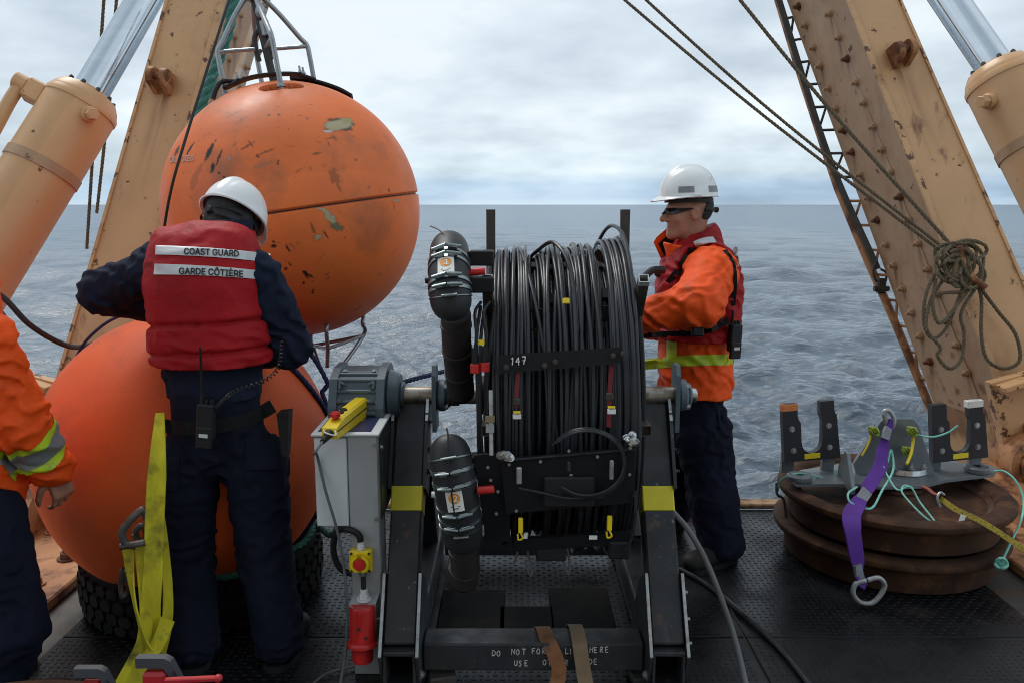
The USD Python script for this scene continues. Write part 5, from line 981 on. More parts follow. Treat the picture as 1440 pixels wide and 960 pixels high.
pstrap([(1208, 808, 3.262), (1212, 818, 3.255), (1218, 822, 3.25)], .045)
obj('ring', tube(spline([at(x, y, 3.25) for x, y in ((1220, 815), (1236, 812), (1244, 822), (1238, 836), (1226, 847), (1210, 846), (1200, 834), (1204, 820))], 8, True), .0105, 14), 'galvanised', ps_)
obj('top_ring', tube(spline([at(x, y, 3.86) for x, y in ((1243, 580), (1250, 577), (1257, 588), (1255, 600), (1248, 598))], 8, True), .011, 12), 'galvanised', ps_)
# cords and the yellow strap
def cord(pp, r, mt, label, nm='cord'): return obj(nm, tube(spline([at(*q) for q in pp], 10), r, 8), mt, label=label, cat='cord')
cord([(1094, 690, 3.86), (1098, 675, 3.83), (1112, 667, 3.80), (1130, 665, 3.80), (1150, 670, 3.83), (1172, 672, 3.86), (1178, 660, 3.90)], .0042, 'teal_cord', 'pale teal cord lying across the fork plate below the orange-tipped fork')
cord([(1242, 655, 3.72), (1248, 668, 3.68), (1262, 688, 3.58), (1280, 684, 3.55), (1294, 706, 3.50), (1316, 735, 3.40), (1300, 726, 3.42), (1278, 704, 3.50), (1268, 690, 3.55), (1272, 682, 3.58), (1284, 686, 3.55)], .0042, 'teal_cord', 'pale teal cord looping down over the rusty wheel beside the purple webbing')
cord([(1248, 650, 3.75), (1253, 632, 3.80), (1256, 660, 3.72), (1240, 690, 3.6), (1228, 712, 3.5), (1215, 714, 3.48), (1196, 706, 3.5), (1193, 693, 3.55), (1205, 684, 3.6)], .0050, 'teal_cord', 'teal and red cord tied under the purple webbing on the wheel')
cord([(1398, 662, 3.75), (1412, 662, 3.72), (1428, 675, 3.66), (1439, 700, 3.6), (1436, 730, 3.5), (1420, 765, 3.4), (1412, 782, 3.36), (1408, 790, 3.34)], .0048, 'teal_cord', 'pale teal cord with a knot hanging from the far end of the fork plate')
cord([(1286, 610, 3.86), (1310, 614, 3.8), (1332, 608, 3.78), (1347, 598, 3.76)], .0045, 'teal_cord', 'short pale teal cord end sticking out from the knot at the white-tipped fork')
cord([(1092, 678, 3.82), (1093, 694, 3.80), (1102, 702, 3.8), (1106, 728, 3.78)], .0065, 'black_line', 'black cord hooked under the end of the fork plate')
obj('knot', [sphere(at(1408, 792, 3.33), (.030, .026, .026), 2)] + [tube(spline([at(1408 + 8 * math.cos(q + k), 791 + 7 * math.sin(q + k), 3.31 + .03 * math.sin(q * 2)) for q in np.linspace(0, 6.28, 8)], 6), .006, 6) for k in (0, 2)], 'teal_cord', label='teal rope knot lying at the edge of the mats', cat='knot')
ys = thing('yellow_strap', 'yellow printed webbing strap hooked to the carrier and led past the wheels', 'strap', at(1330, 700, 3.5))
mat('yellow_print', (.34, .25, .02), .6, 0, .1, 20, dirt=[((.03, .025, .01), .55, .60, 60, (3, 3, 1))])
obj('webbing', ribbon(spline([at(1322, 700, 3.50), at(1345, 716, 3.42), at(1375, 730, 3.36), at(1405, 748, 3.30), at(1445, 775, 3.22)], 8), .024, .003, V(.3, .4, 1)), 'yellow_print', ys)
obj('hook', tube(spline([at(1322, 712, 3.49), at(1318, 700, 3.49), at(1322, 692, 3.50), at(1328, 695, 3.5)], 8), .006, 8), 'galvanised', ys); obj('lashing', tube(spline([at(1298, 684, 3.58), at(1306, 688, 3.55), at(1313, 694, 3.52), at(1320, 696, 3.5)], 8), .010, 8), 'red_brown', ys); obj('paper_tag', put(box((.03, .002, .055), r=.0005), rotz(.3) @ roty(.3), at(1352, 732, 3.38)), 'white_tape', ys)
yl = thing('yellow_lanyard', 'yellow lanyard knotted at the head of the carrier fin', 'lanyard', at(1280, 630, 3.75))
obj('cord', [tube(spline([at(1283, 605, 3.86), at(1284, 620, 3.84), at(1280, 640, 3.80), at(1275, 652, 3.76)], 8), .007, 8), tube(spline([at(1226, 608, 3.86), at(1222, 622, 3.85), at(1212, 640, 3.84)], 8), .005, 8)], 'yellow_tag', yl)
mat('lime_cord', (.30, .38, .06), .7, 0, .3, 40)
for x, y in ((1229, 606), (1283, 606), (1276, 634)): obj('knot', [tube(spline([at(x + 7 * math.cos(q + k), y + 6 * math.sin(q * 1.5 + k), 3.84 + .02 * math.sin(q * 2)) for q in np.linspace(0, 6.28, 9)], 6), .005, 6) for k in (0, 1, 2, 4)], 'lime_cord', yl)

# ---------------------------------------------------------------- the second carrier at the bottom edge
mat('red_clamp', (.45, .02, .025), .4, 0, .12, 10); mat('grey_fork', (.05, .053, .06), .5, .1, .15, 8)
W2 = V(-1.32, 1.66, 0)
copy_of(w0, 'rail_wheel', 'rusty rail wheel just showing at the bottom edge, lower of its pair', W2, 75); copy_of(w0, 'rail_wheel', 'rusty rail wheel just showing at the bottom edge, under the red clamps', W2 + V(0, 0, .172), 10)
c2 = thing('clamp_carrier', 'pair of grey brackets with red clamps at the bottom edge by the yellow webbing', 'clamp carrier', W2 + V(0, 0, ZP))
obj('base_plate', box((.30, .16, .014), W2 + V(.05, .20, .352), r=.003), 'grey_plate', c2)
for x0, y0, k in ((128, 937, 1.15), (218, 922, 1.3)):
    Y = 2.02; o = at(x0, y0, Y); s = k * .62
    g = shapely.Polygon([(-.06, 0), (.035, 0), (.055, -.012), (.135, -.20), (.105, -.20), (.050, -.07), (.03, -.035), (-.06, -.035)])
    obj('bracket', put(extrude(g, .030), np.array([[1, 0, 0], [0, 0, -1], [0, 1, 0.]]) * s, o), 'grey_fork', c2); obj('slot_rib', put(extrude(shapely.Polygon([(.060, -.045), (.068, -.045), (.118, -.18), (.108, -.18)]), .034), np.array([[1, 0, 0], [0, 0, -1], [0, 1, 0.]]) * s, o), 'black_fork', c2)
    obj('clamp_block', box((.078 * s, .035, .16), o + V(.0, -.004, -.118), r=.008), 'red_clamp', c2)
ob = at(232, 956, 1.98); obj('clamp_lever', [bar(ob, at(306, 953, 1.98), .016, .012), sphere(at(307, 953, 1.98), .011, 2)], 'red_clamp', c2)
# ---------------------------------------------------------------- the reel stand
mat('stand_black', (0.030, 0.031, 0.034), .48, 0, .22, 5, .0012, 45, dirt=[((.10, .10, .10), .57, .80, 9, (1, 1, .3), .7), ((.10, .06, .035), .64, .74, 10), ((.16, .16, .16), .66, .69, 40)], rvar=.18, spec=.4)
mat('stand_edge', (0.42, 0.44, 0.44), .45, .5, .25, 25, dirt=[((.2, .19, .17), .55, .7, 30)])
mat('yellow_band', (.72, .62, .02), .5, 0, .08, 8, dirt=[((.35, .3, .05), .62, .75, 14)])
mat('chalk', (.62, .62, .60), .8, 0, .2, 60); mat('motor_grey', (0.085, 0.115, 0.135), .42, .1, .1, 7, .0006, 90)
mat('aluminium', (.40, .415, .425), .42, .35, .10, 4, .0005, 60, dirt=[((.2, .2, .2), .58, .75, 5, (1, 1, .25), .6)], rvar=.1); mat('alu_light', (.62, .65, .66), .48, .0, .06, 3); mat('navy_label', (.022, .024, .085), .35)
mat('axle_steel', (.30, .27, .23), .38, .8, .3, 14, dirt=[((.13, .09, .06), .5, .65, 20)])
mat('plastic_yellow', (.80, .58, .012), .35, 0, .06, 6); mat('plastic_red', (.52, .022, .020), .32, 0, .1, 8); mat('plastic_white', (.66, .67, .66), .4); mat('cable_grey', (.115, .12, .122), .5, 0, .15, 8)
XL, XR, AY, AZ, PW = -.388, .539, 3.12, .954, .113
stand = thing('reel_stand', 'black steel stand with slanting yellow-banded posts carrying the cable reel', 'stand', ((XL + XR) / 2, 2.9, 0))
for x, s in ((XL, -1), (XR, 1)):
    b0, a1 = V(x, 2.62, .172), V(x, AY - .012, AZ - .020); dv = unit(a1 - b0); nf = unit(V(0, -dv[2], dv[1]))          # nf: the post's front normal
    mid = lambda t: b0 + (a1 - b0) * t
    post = obj('post', bar(b0 - nf * .05 + dv * .02, a1 - nf * .05, PW, .10, nf, .006), 'stand_black', stand)
    t0 = .530; obj('yellow_tape', bar(mid(t0) - nf * .05, mid(t0 + .105) - nf * .05, PW + .004, .104, nf, .004), 'yellow_band', post)
    rb = V(x, 3.62, .172); obj('post', bar(rb + V(0, -.02, 0), a1 + V(0, .06, -.02), PW * .9, .09, V(0, 1, .5), .006), 'stand_black', stand)
    # open-ended base beam
    for q in ((0, .162, PW, .016), (0, .026, PW, .016)): obj('beam_wall', box((q[2], 1.25, q[3]), (x, 3.235, q[1]), r=.003), 'stand_black', stand)
    for e in (-1, 1): obj('beam_wall', box((.010, 1.25, .120), (x + e * (PW / 2 - .005), 3.235, .094), r=.002), 'stand_black', stand)
    for e in (-1, 1):                                         # side plates with bare galvanised front edges
        xx = x + e * (PW / 2 + .007); g = [mid(-.03) + nf * .014, mid(.285) + nf * .014, mid(.285) - nf * .14, V(0, 3.05, .03), V(0, 2.64, .02)]
        m = np.array([[0, 0, 1.0], [1, 0, 0], [0, 1, 0]]); sp_ = obj('side_plate', put(extrude([(p[1], p[2]) for p in g], .010), m, (xx, 0, 0)), 'stand_black', stand)
        obj('bare_edge', bar(mid(-.025) + nf * .0155 + V(xx - x, 0, 0), mid(.283) + nf * .0155 + V(xx - x, 0, 0), .011, .004, nf, .001), 'stand_edge', sp_)
        if e == s:
            for t in (.03, .12, .22): obj('plate_bolt', bolt_head(mid(t) - nf * .06 + V(xx - x + e * .005, 0, 0), (e, 0, 0), .011, .012, True, .012), 'galvanised', sp_)
    for e in (-1, 1):                                         # cheeks at the axle
        xx = x + e * (PW / 2 + .008); g = [mid(.62) + nf * .012, mid(.93) + nf * .030, mid(1.02) + nf * .020, mid(1.03) - nf * .11, mid(.62) - nf * .11]
        ck = obj('cheek_plate', put(extrude([(p[1], p[2]) for p in g], .012), np.array([[0, 0, 1.0], [1, 0, 0], [0, 1, 0]]), (xx, 0, 0)), 'stand_black', stand)
        obj('bare_edge', bar(mid(.90) + nf * .0295 + V(xx - x, 0, 0), mid(1.015) + nf * .0225 + V(xx - x, 0, 0), .012, .004, nf, .001), 'stand_edge', ck)
        for t, h in ((.70, -.02), (.80, -.045), (.92, -.02)): obj('plate_bolt', bolt_head(mid(t) + nf * h + V(xx - x + e * .006, 0, 0), (e, 0, 0), .010, .010, True, .010), 'galvanised' if t > .9 else 'stand_black', ck)
    xb = x + (PW / 2 + .035) * (1 if s < 0 else 1); bp = obj('bearing_plate', put(extrude(shapely.Polygon([(-.055, -.13), (.055, -.13), (.055, .09), (.03, .125), (-.03, .125), (-.055, .09)]), .016), np.array([[0, 0, 1.0], [1, 0, 0], [0, 1, 0]]), (xb, AY - .015, AZ)), 'motor_grey', stand)
    obj('bearing', [cyl((xb + .008, AY, AZ), (xb + .045, AY, AZ), .062, 32, ch=.008), cyl((xb + .045, AY, AZ), (xb + .060, AY, AZ), .048, 32, ch=.006)], 'motor_grey', bp)
    for a in (.7, 2.3, 3.9, 5.5): obj('bearing_bolt', bolt_head((xb + .030, AY + .052 * math.cos(a), AZ + .052 * math.sin(a)), (1, 0, 0), .012, .022, False), 'galvanised', bp)
obj('axle', [cyl((XL - .17, AY, AZ), (XR + .155, AY, AZ), .034, 32, ch=.003), cyl((XL + .15, AY, AZ), (XL + .185, AY, AZ), .042, 32, ch=.004)], 'axle_steel', stand)
obj('axle_cap', [cyl((XR + .15, AY, AZ), (XR + .175, AY, AZ), .030, 24, ch=.006)], 'inox', stand)
xi0, xi1 = XL + PW / 2 + .016, XR - PW / 2 - .016
beam = obj('cross_beam', box((xi1 - xi0, .115, .104), ((xi0 + xi1) / 2, 2.757, .100), r=.006), 'stand_black', stand)
obj('cross_beam', box((xi1 - xi0, .10, .10), ((xi0 + xi1) / 2, 3.72, .100), r=.006), 'stand_black', stand)
for x in (xi0 - .006, xi1 + .006): obj('corner_bolt', bolt_head((x, 2.66, .06), (0, -1, 0), .012, .014, True, .015), 'galvanised', stand)
for x0, x1, y0, y1, mt in ((-.30, -.03, 3.02, 3.40, 'tyre_rubber'), (.16, .42, 2.98, 3.42, 'tyre_rubber'), (-.05, .17, 2.90, 3.25, 'tyre_rubber')):
    obj('spare_mat', box((x1 - x0, y1 - y0, .009), ((x0 + x1) / 2, (y0 + y1) / 2, .0085), r=.002), mt, deck, kind='structure')
STROKES = {'D': [[(0, 0), (0, 1), (.4, .9), (.6, .5), (.4, .08), (0, 0)]], 'O': [[(.3, 1), (.02, .6), (.08, .15), (.35, 0), (.6, .3), (.55, .8), (.3, 1)]], 'N': [[(0, 0), (.04, 1), (.55, .05), (.6, 1)]], 'T': [[(0, 1), (.7, .96)], [(.35, .98), (.33, 0)]],
    'F': [[(.55, 1), (0, .97), (.02, 0)], [(0, .52), (.42, .55)]], 'R': [[(0, 0), (.02, 1), (.45, .9), (.45, .6), (.04, .5), (.5, 0)]], 'K': [[(0, 0), (0, 1)], [(.5, 1), (.05, .5), (.52, 0)]], 'L': [[(0, 1), (0, 0), (.5, .04)]], 'I': [[(.1, 1), (.1, 0)]],
    'H': [[(0, 0), (.02, 1)], [(.55, 1), (.53, 0)], [(0, .5), (.55, .54)]], 'E': [[(.5, 1), (0, .98), (.02, 0), (.52, .03)], [(.02, .5), (.4, .53)]], 'U': [[(0, 1), (.04, .2), (.28, 0), (.5, .2), (.52, 1)]], 'S': [[(.5, .9), (.25, 1), (.05, .75), (.45, .35), (.3, 0), (0, .1)]],
    '1': [[(.02, .75), (.2, 1), (.14, 0)]], '4': [[(.42, 0), (.40, 1), (.0, .42), (.6, .48)]], '7': [[(0, .98), (.5, 1), (.22, 0)], [(.1, .5), (.5, .54)]]}
def handwriting(words, h, place, parent, mt='chalk', r=.0016):
    """Letters as painted strokes: words = [(text, start, advance)], place(u, v) gives a point on the surface."""
    rg = np.random.default_rng(6)
    for w, x0, adv in words:
        ms = []
        for i, ch in enumerate(w):
            dx, dy = rg.normal(0, .04, 2)
            for st_ in STROKES[ch]: ms.append(tube(resample(np.array([place(x0 + (i * adv + (px + dx) * .92 * h), (py + dy) * h) for px, py in st_]), .003), r, 5))
        obj('lettering', ms, mt, parent)
fy = 2.757 - .0575 - .0002
def bx(px, py): d = ray(px, py); t = fy / d[1]; return d[0] * t, CAM_H + d[2] * t
for words, px, py, adv in ((('DO', 692), 0, 922, 0), (('NOT', 719), 0, 920, 0), (('FORK', 748), 0, 919, 0), (('LIFT', 795), 0, 919, 0), (('HERE', 829), 0, 917, 0), (('USE', 723), 0, 936, 0), (('OTHER', 763), 0, 935, 0), (('SIDE', 813), 0, 934, 0)):
    x0, z0 = bx(words[1], py); handwriting([(words[0], x0, .0185 if words[0] != 'OTHER' else .020)], .021, lambda u, v, z0=z0: V(u, fy, z0 + v), beam)
# brown straps over the beam
mat('brown_strap', (.26, .105, .04), .7, 0, .25, 14, .001, 120, dirt=[((.10, .06, .035), .5, .68, 9)]); mat('tan_strap', (.23, .16, .09), .75, 0, .2, 10, .001, 160, dirt=[((.40, .20, .08), .62, .75, 8)])
obj('beam_strap', ribbon(spline([V(.10, 2.86, .12), V(.112, 2.80, .160), V(.125, 2.72, .158), V(.150, 2.685, .12), V(.165, 2.672, .075), V(.160, 2.668, .03), V(.140, 2.63, .008), V(.09, 2.60, .006)], 8), .052, .005, V(1, -.1, .1)), 'brown_strap', label='curled brown strap slung over the lettered beam', cat='strap')
obj('beam_strap', ribbon(spline([V(.225, 2.90, .10), V(.232, 2.82, .158), V(.238, 2.70, .158), V(.246, 2.680, .10), V(.258, 2.66, .03), V(.268, 2.60, .008), V(.275, 2.45, .006)], 8), .052, .005, V(1, 0, 0)), 'tan_strap', label='straight tan strap slung over the lettered beam', cat='strap')

# ---------------------------------------------------------------- the gear motor
mx = -.580; gm = thing('gear_motor', 'ribbed blue-grey gear motor on the axle behind the control cabinet', 'motor', (mx, AY, AZ - .15))
pr = [(-.135, -.15), (.13, -.15), (.15, -.06), (.13, .07), (.09, .10), (-.02, .10), (-.09, .075), (-.135, -.02)]
M_ = np.array([[0, 0, 1.0], [1, 0, 0], [0, 1, 0]])
obj('housing', put(extrude(shapely.Polygon(pr).buffer(-.012).buffer(.012), .155), M_, (mx, AY, AZ)), 'motor_grey', gm, smooth=40)
for e in (-1, 1): obj('flank', put(extrude(shapely.Polygon(pr).buffer(.012), .030), M_, (mx + e * .088, AY, AZ)), 'motor_grey', gm, smooth=40)
fo_ = [V(0, AY + y, AZ + z) for y, z in ((-.02, .102), (-.09, .077), (-.137, -.02), (-.137, -.14))]
path = resample(np.array(fo_), .004); dd = np.r_[0, np.cumsum(np.linalg.norm(np.diff(path, axis=0), axis=1))]
for k in range(7):
    i = np.searchsorted(dd, .03 + k * .042); 
    if i >= len(path): break
    obj('rib', cyl(path[i] + V(mx - .075, 0, 0), path[i] + V(mx + .075, 0, 0), .0085, 10), 'motor_grey', gm)
for k, (u, i_) in enumerate(((-.055, .02), (.055, .02), (-.06, .15), (.06, .15))):
    i = np.searchsorted(dd, i_); n_ = V(0, -.5, .85) if k < 2 else V(0, -.92, .3); obj('cover_bolt', bolt_head(path[i] + V(mx + u, 0, 0) + n_ * .004, n_, .009, .009), 'motor_grey', gm)
for e in (-1, 1): obj('eye_boss', tube(spline([path[22] + V(mx + e * .045, -.01, 0), path[20] + V(mx + e * .062, -.014, 0), path[26] + V(mx + e * .062, -.014, 0)], 8), .006, 8), 'motor_grey', gm)
obj('output_flange', [cyl((mx + .105, AY, AZ), (mx + .150, AY, AZ), .100, 40, ch=.006, r2=.088), cyl((mx + .150, AY, AZ), (mx + .165, AY, AZ), .052, 32, ch=.004)], 'motor_grey', gm)
obj('drive_motor', [cyl((mx - .02, AY + .12, AZ - .02), (mx - .02, AY + .34, AZ - .02), .075, 32, ch=.01)], 'motor_grey', gm); obj('foot', box((.16, .2, .05), (mx, AY, AZ - .165), r=.006), 'motor_grey', gm); obj('torque_arm', box((.05, .05, .62), (mx + .04, AY + .05, AZ - .48), r=.004), 'stand_black', gm)
obj('torque_arm', box((.22, .05, .05), (mx + .12, AY + .05, .10), r=.004), 'stand_black', gm)

# ---------------------------------------------------------------- control cabinet, switch, plug, pendant
CX0, CX1, CXC, CYF, CZT, CZB = -.688, -.465, -.570, 2.76, .894, .563
cb = thing('control_cabinet', 'aluminium control cabinet on a column beside the black stand', 'control cabinet', ((CX0 + CX1) / 2, 2.9, 0))
obj('housing', box((CX1 - CX0 - .004, .31, CZT - CZB), ((CX0 + CX1) / 2, CYF + .165, (CZT + CZB) / 2), r=.004), 'aluminium', cb)
obj('door', box((CXC - CX0 - .006, .012, CZT - CZB - .012), ((CX0 + CXC) / 2, CYF + .001, (CZT + CZB) / 2 - .002), r=.003), 'alu_light', cb)
obj('column', box((CX1 - CXC, .10, CZT + .0), ((CX1 + CXC) / 2, CYF + .046, CZT / 2), r=.004), 'aluminium', cb)
obj('side_panel', box((.004, .28, .30), (CX1 + .001, CYF + .17, CZT - .165), r=.001), 'stand_black', cb)
obj('top_plate', box((CX1 - CX0 + .012, .335, .008), ((CX0 + CX1) / 2, CYF + .158, CZT + .004), r=.002), 'alu_light', cb)
lbl = obj('label_panel', box((.185, .285, .002), (CX0 + .105, CYF + .165, CZT + .0092), r=.0008), 'navy_label', cb)
rng = np.random.default_rng(2)
for k in range(9): obj('printed_mark', box((.012, .004, .001), (CX0 + .07 + .11 * rng.random(), CYF + .06 + .2 * rng.random(), CZT + .0106), rotz(rng.normal(0, .2)), r=.0003), 'yellow_tag' if k % 2 else 'silver_tape', lbl)
for z in (CZT - .03, CZB + .03): obj('screw', bolt_head((CX1 - .012, CYF - .004, z), (0, -1, 0), .006, .006), 'galvanised', cb)
obj('corner_screw', bolt_head((CX1 + .004, CYF + .03, CZT - .05), (1, 0, 0), .007, .01), 'galvanised', cb); obj('yellow_side_mark', box((.003, .05, .05), (CX1 + .0045, CYF + .25, .66), r=.0008), 'yellow_band', cb)
def col(px, py, h=0.0): d = ray(px, py); t = (CYF - .004 - h) / d[1]; return V(0, 0, CAM_H) + d * t
sw = thing('emergency_switch', 'yellow box with a red emergency stop knob on the aluminium column', 'emergency stop', col(508, 787))
c = col(508, 787, .018); obj('box', box((.080, .036, .082), c, r=.006), 'plastic_yellow', sw)
obj('guard', [put(extrude(shapely.Point(0, 0).buffer(.033).difference(shapely.Point(0, 0).buffer(.023)).difference(shapely.box(-.008, -.05, .008, .05)), .022), rotx(np.pi / 2), c + V(0, -.026, 0))], 'plastic_yellow', sw)
obj('stop_knob', put(lathe([(0, 0), (.012, 0), (.012, .012), (.019, .014), (.021, .022), (.018, .030), (0, .032)], 32), frame(V(0, -1, 0)), c + V(0, -.016, 0)), 'plastic_red', sw)
for a in (-1, 1):
    for b in (-1, 1): obj('lid_screw', cyl(c + V(.031 * a, -.016, .032 * b), c + V(.031 * a, -.021, .032 * b), .005, 10), 'dark_steel', sw)
obj('gland', [cyl(c + V(0, 0, .040), c + V(0, 0, .058), .014, 16, ch=.002), cyl(c + V(0, 0, .058), c + V(0, 0, .075), .011, 8)], 'plastic_white', sw); obj('gland', [cyl(c + V(0.005, 0, -.040), c + V(.005, 0, -.056), .014, 16)], 'cable_grey', sw)
cu = c + V(0, 0, .07); obj('conduit', tube(spline([cu, cu + V(-.005, 0, .022), cu + V(-.035, .005, .04), cu + V(-.085, .03, .025), cu + V(-.108, .05, -.05), cu + V(-.09, .06, -.125), cu + V(-.04, .06, -.15), cu + V(.01, .06, -.145)], 10), .0115, 12), 'black_plastic', sw)
c3 = col(512, 838, .03); obj('feed_cable', tube(np.array([c + V(.005, 0, -.05), c + V(.006, -.004, -.09), c3 + V(0, 0, .02)]), .0095, 10), 'black_plastic', sw)
pg = thing('power_inlet', 'red industrial plug inlet pointing down on the aluminium column', 'plug', col(513, 880))
obj('inlet_box', hull([c3 + V(a, b, z) for a, b, z in ((-.048, -.022, -.018), (.044, -.022, -.018), (-.038, .03, .006), (.052, .03, .006), (-.04, .03, -.16), (.044, .03, -.16), (-.042, -.01, -.16), (.04, -.01, -.16))]), 'aluminium', pg)
obj('gland', [cyl(c3 + V(0, -.0, -.012), c3 + V(0, 0, -.004), .026, 20), cyl(c3 + V(0, 0, -.006), c3 + V(0, 0, .012), .017, 8, ch=.002), cyl(c3 + V(0, 0, .010), c3 + V(0, 0, .028), .0135, 16, ch=.003)], 'plastic_white', pg)
q0 = c3 + V(-.002, -.030, -.018); obj('plug_body', [put(lathe([(0, 0), (.040, 0), (.044, .010), (.046, .125), (.050, .128), (.053, .134), (.053, .142), (.048, .146), (.037, .148), (.036, .195), (.034, .2), (0, .2)], 36), frame(V(0, -.10, -1)), q0)], 'plastic_red', pg, smooth=40)
obj('screw_slot', [cyl(q0 + V(-.005, -.052, -.062), q0 + V(-.005, -.058, -.062), .006, 6), cyl(q0 + V(.02, -.05, -.095), q0 + V(.02, -.056, -.095), .005, 6)], 'dark_steel', pg); obj('rib', box((.012, .006, .12), q0 + V(.0, -.048, -.065), r=.002), 'plastic_red', pg)
pn = thing('pendant_control', 'yellow hand pendant with a red button lying on the cabinet', 'remote control', (CX0 + .06, 2.9, CZT + .01))
pa, pb = floor_at(463, 604, CZT + .045), floor_at(511, 568, CZT + .045); R = frame(pb - pa, V(0, 0, 1)); Lp = np.linalg.norm(pb - pa)
def pp(x, y, z): return pa + R @ V(x, y, z)
obj('case', [hull([pp(x, y, z) for x, y, z in [(a * .026, b, z) for a in (-1, 1) for b, z in ((-.030, .0), (-.034, .06), (-.034, Lp), (.006, .0), (.012, .05), (.022, .09), (.026, Lp - .03), (.020, Lp))] + [(a * .018, b, z) for a in (-1, 1) for b, z in ((.014, .05), (.030, .1), (.034, Lp - .03), (.026, Lp + .006), (-.028, Lp + .006))]])], 'plastic_yellow', pn, smooth=30)
obj('seam', [bar(pp(e * .027, -.006, .01), pp(e * .027, .000, Lp - .01), .002, .004) for e in (-1, 1)], 'black_plastic', pn)
obj('stop_button', put(lathe([(0, 0), (.010, 0), (.010, .010), (.017, .012), (.018, .022), (.014, .028), (0, .029)], 28), frame(R[:, 1]), pp(0, .018, .062)), 'plastic_red', pn)
for z in (.110, .145): obj('push_button', cyl(pp(0, .028, z), pp(0, .038, z), .013, 20, ch=.003), 'black_plastic', pn)
obj('strain_relief', cyl(pp(0, -.012, .006), pp(0, -.022, -.065), .016, 16, r2=.009), 'black_plastic', pn); obj('wire_ring', tube(spline([pp(-.02, 0, 0), pp(-.03, -.01, -.025), pp(0, .0, -.035), pp(.02, 0, 0)], 8), .0025, 6), 'plastic_white', pn)
e0 = pp(0, -.022, -.065); obj('pendant_cable', tube(spline([e0, e0 + V(-.02, -.03, -.03), col(446, 640, .02), col(458, 690, .02), col(474, 745, .02), col(484, 800, .02), col(488, 860, .03), col(487, 905, .05), col(478, 965, .10)], 10), .0052, 8), 'cable_grey', label='thin grey lead running from the yellow pendant down past the plug', cat='cable')
obj('loose_lead', tube(spline([floor_at(438, 962, .01), floor_at(460, 946, .012), floor_at(500, 936, .012)], 8), .004, 8), 'cable_grey', label='short pale lead lying on the mat at the foot of the column', cat='cable')

# ---------------------------------------------------------------- the cable reel
mat('reel_black', (.008, .0083, .0095), .5, 0, .2, 8, spec=.22); mat('reel_brown', (.045, .036, .030), .55, .2, .25, 14); mat('cable_black', (.017, .0185, .022), .34, 0, .25, 9, spec=.42, rvar=.12); mat('webbing_red', (.13, .007, .012), .7, 0, .2, 30); mat('orange_print', (.75, .28, .03), .5)
X0, X1 = -.062, .408; RC = V((X0 + X1) / 2, AY, AZ)
def pol(x, r, a): return V(x, AY - r * math.cos(a), AZ + r * math.sin(a))        # a = 0 faces the camera, a quarter turn is up
reel = thing('cable_reel', 'large black reel wound with many turns of grey-black cable', 'cable reel', RC - V(0, 0, .6))
obj('drum', cyl((X0 + .01, AY, AZ), (X1 - .01, AY, AZ), .40, 64, ch=.004), 'reel_black', reel); obj('hub', cyl((X0 - .06, AY, AZ), (X1 + .03, AY, AZ), .075, 32, ch=.005), 'reel_black', reel)
for x, a_tip in ((X0 - .018, .655), (X1 + .018, .655)):
    for k in range(8):
        a = math.radians(47 + 45 * k); tip = .69 if k == 1 else .57 if k >= 5 else a_tip; d = pol(0, 1, a) - pol(0, 0, a)
        w_ = obj('spoke', [bar(pol(x, .06, a), pol(x, tip, a), .034, .034, pol(0, 1, a + 1.57) - pol(0, 0, 0), .003)], 'reel_brown', reel)
        g = shapely.box(-.017, -.017, .017, .017).difference(shapely.box(-.0135, -.0135, .0135, .0135)); fr_ = frame(d, V(1, 0, 0)); obj('tube_end', put(extrude(g, .02), fr_, pol(x, tip + .008, a)), 'reel_brown' if k else 'stand_edge', w_)
    ringp = np.array([pol(x, .50, a) for a in np.linspace(0, 2 * np.pi, 72, endpoint=False)]); obj('rim_hoop', tube(ringp, .012, 8, True), 'reel_black', reel)
for k in range(16):
    a = 2 * np.pi * k / 16 + .12; obj('drum_bar', bar(pol(X0, .485, a), pol(X1, .485, a), .05, .012, pol(0, 1, a) - pol(0, 0, 0), .002), 'reel_black', reel)
    if 2 <= k <= 5:
        for j in range(7): obj('comb_block', box((.045, .05, .022), pol(X0 + .08 + j * .058, .515, a + .05 * (j % 2)), rotx(-(a - np.pi / 2)), r=.003), 'reel_black', reel)
# the turns of cable
rng = np.random.default_rng(21); turns = obj('cable', cyl((X0 + .02, AY, AZ), (X1 - .02, AY, AZ), .488, 64), 'cable_black', reel); RCAB = .0071
def turn(x, r, lean_=0.0, ph=0.0, wob=.004, sag=0.0, bump_=0.0):
    a = np.linspace(0, 2 * np.pi, 88, endpoint=False); k1, k2 = rng.random(2) * 6.28
    xx = x + lean_ * np.sin(a + ph) + wob * np.sin(3 * a + k1) * .6 + wob * .5 * np.sin(5 * a + k2); rr = r + .006 * np.sin(2 * a + k2) * (wob > 0) + bump_ * np.exp(-((a - 1.25) / .5) ** 2); p = np.stack([np.clip(xx, X0 + .004, X1 - .002), AY - rr * np.cos(a), AZ + rr * np.sin(a) - sag * np.clip(-np.sin(a), 0, 1)], 1)
    obj('cable_turn', tube(p, RCAB, 8, True), 'cable_black', turns, smooth=True)
for i in range(34): turn(X0 + .010 + i * .0136, .500 + .004 * rng.random(), wob=.0015)
for i in range(12): turn(X0 + .008 + i * .0098, .545 + .014 * (i % 2) + .006 * rng.random(), rng.normal(0, .006), rng.random() * 6.28, .003)
for i in range(22): turn(.105 + i * .0088 + rng.normal(0, .004), .535 + .016 * (i % 3) + .008 * rng.random(), rng.normal(0, .020), rng.random() * 6.28, .006, .02, .02 * rng.random())
for i in range(11): turn(.02 + i * .022, .525 + .012 * rng.random(), rng.normal(0, .014), rng.random() * 6.28, .006)
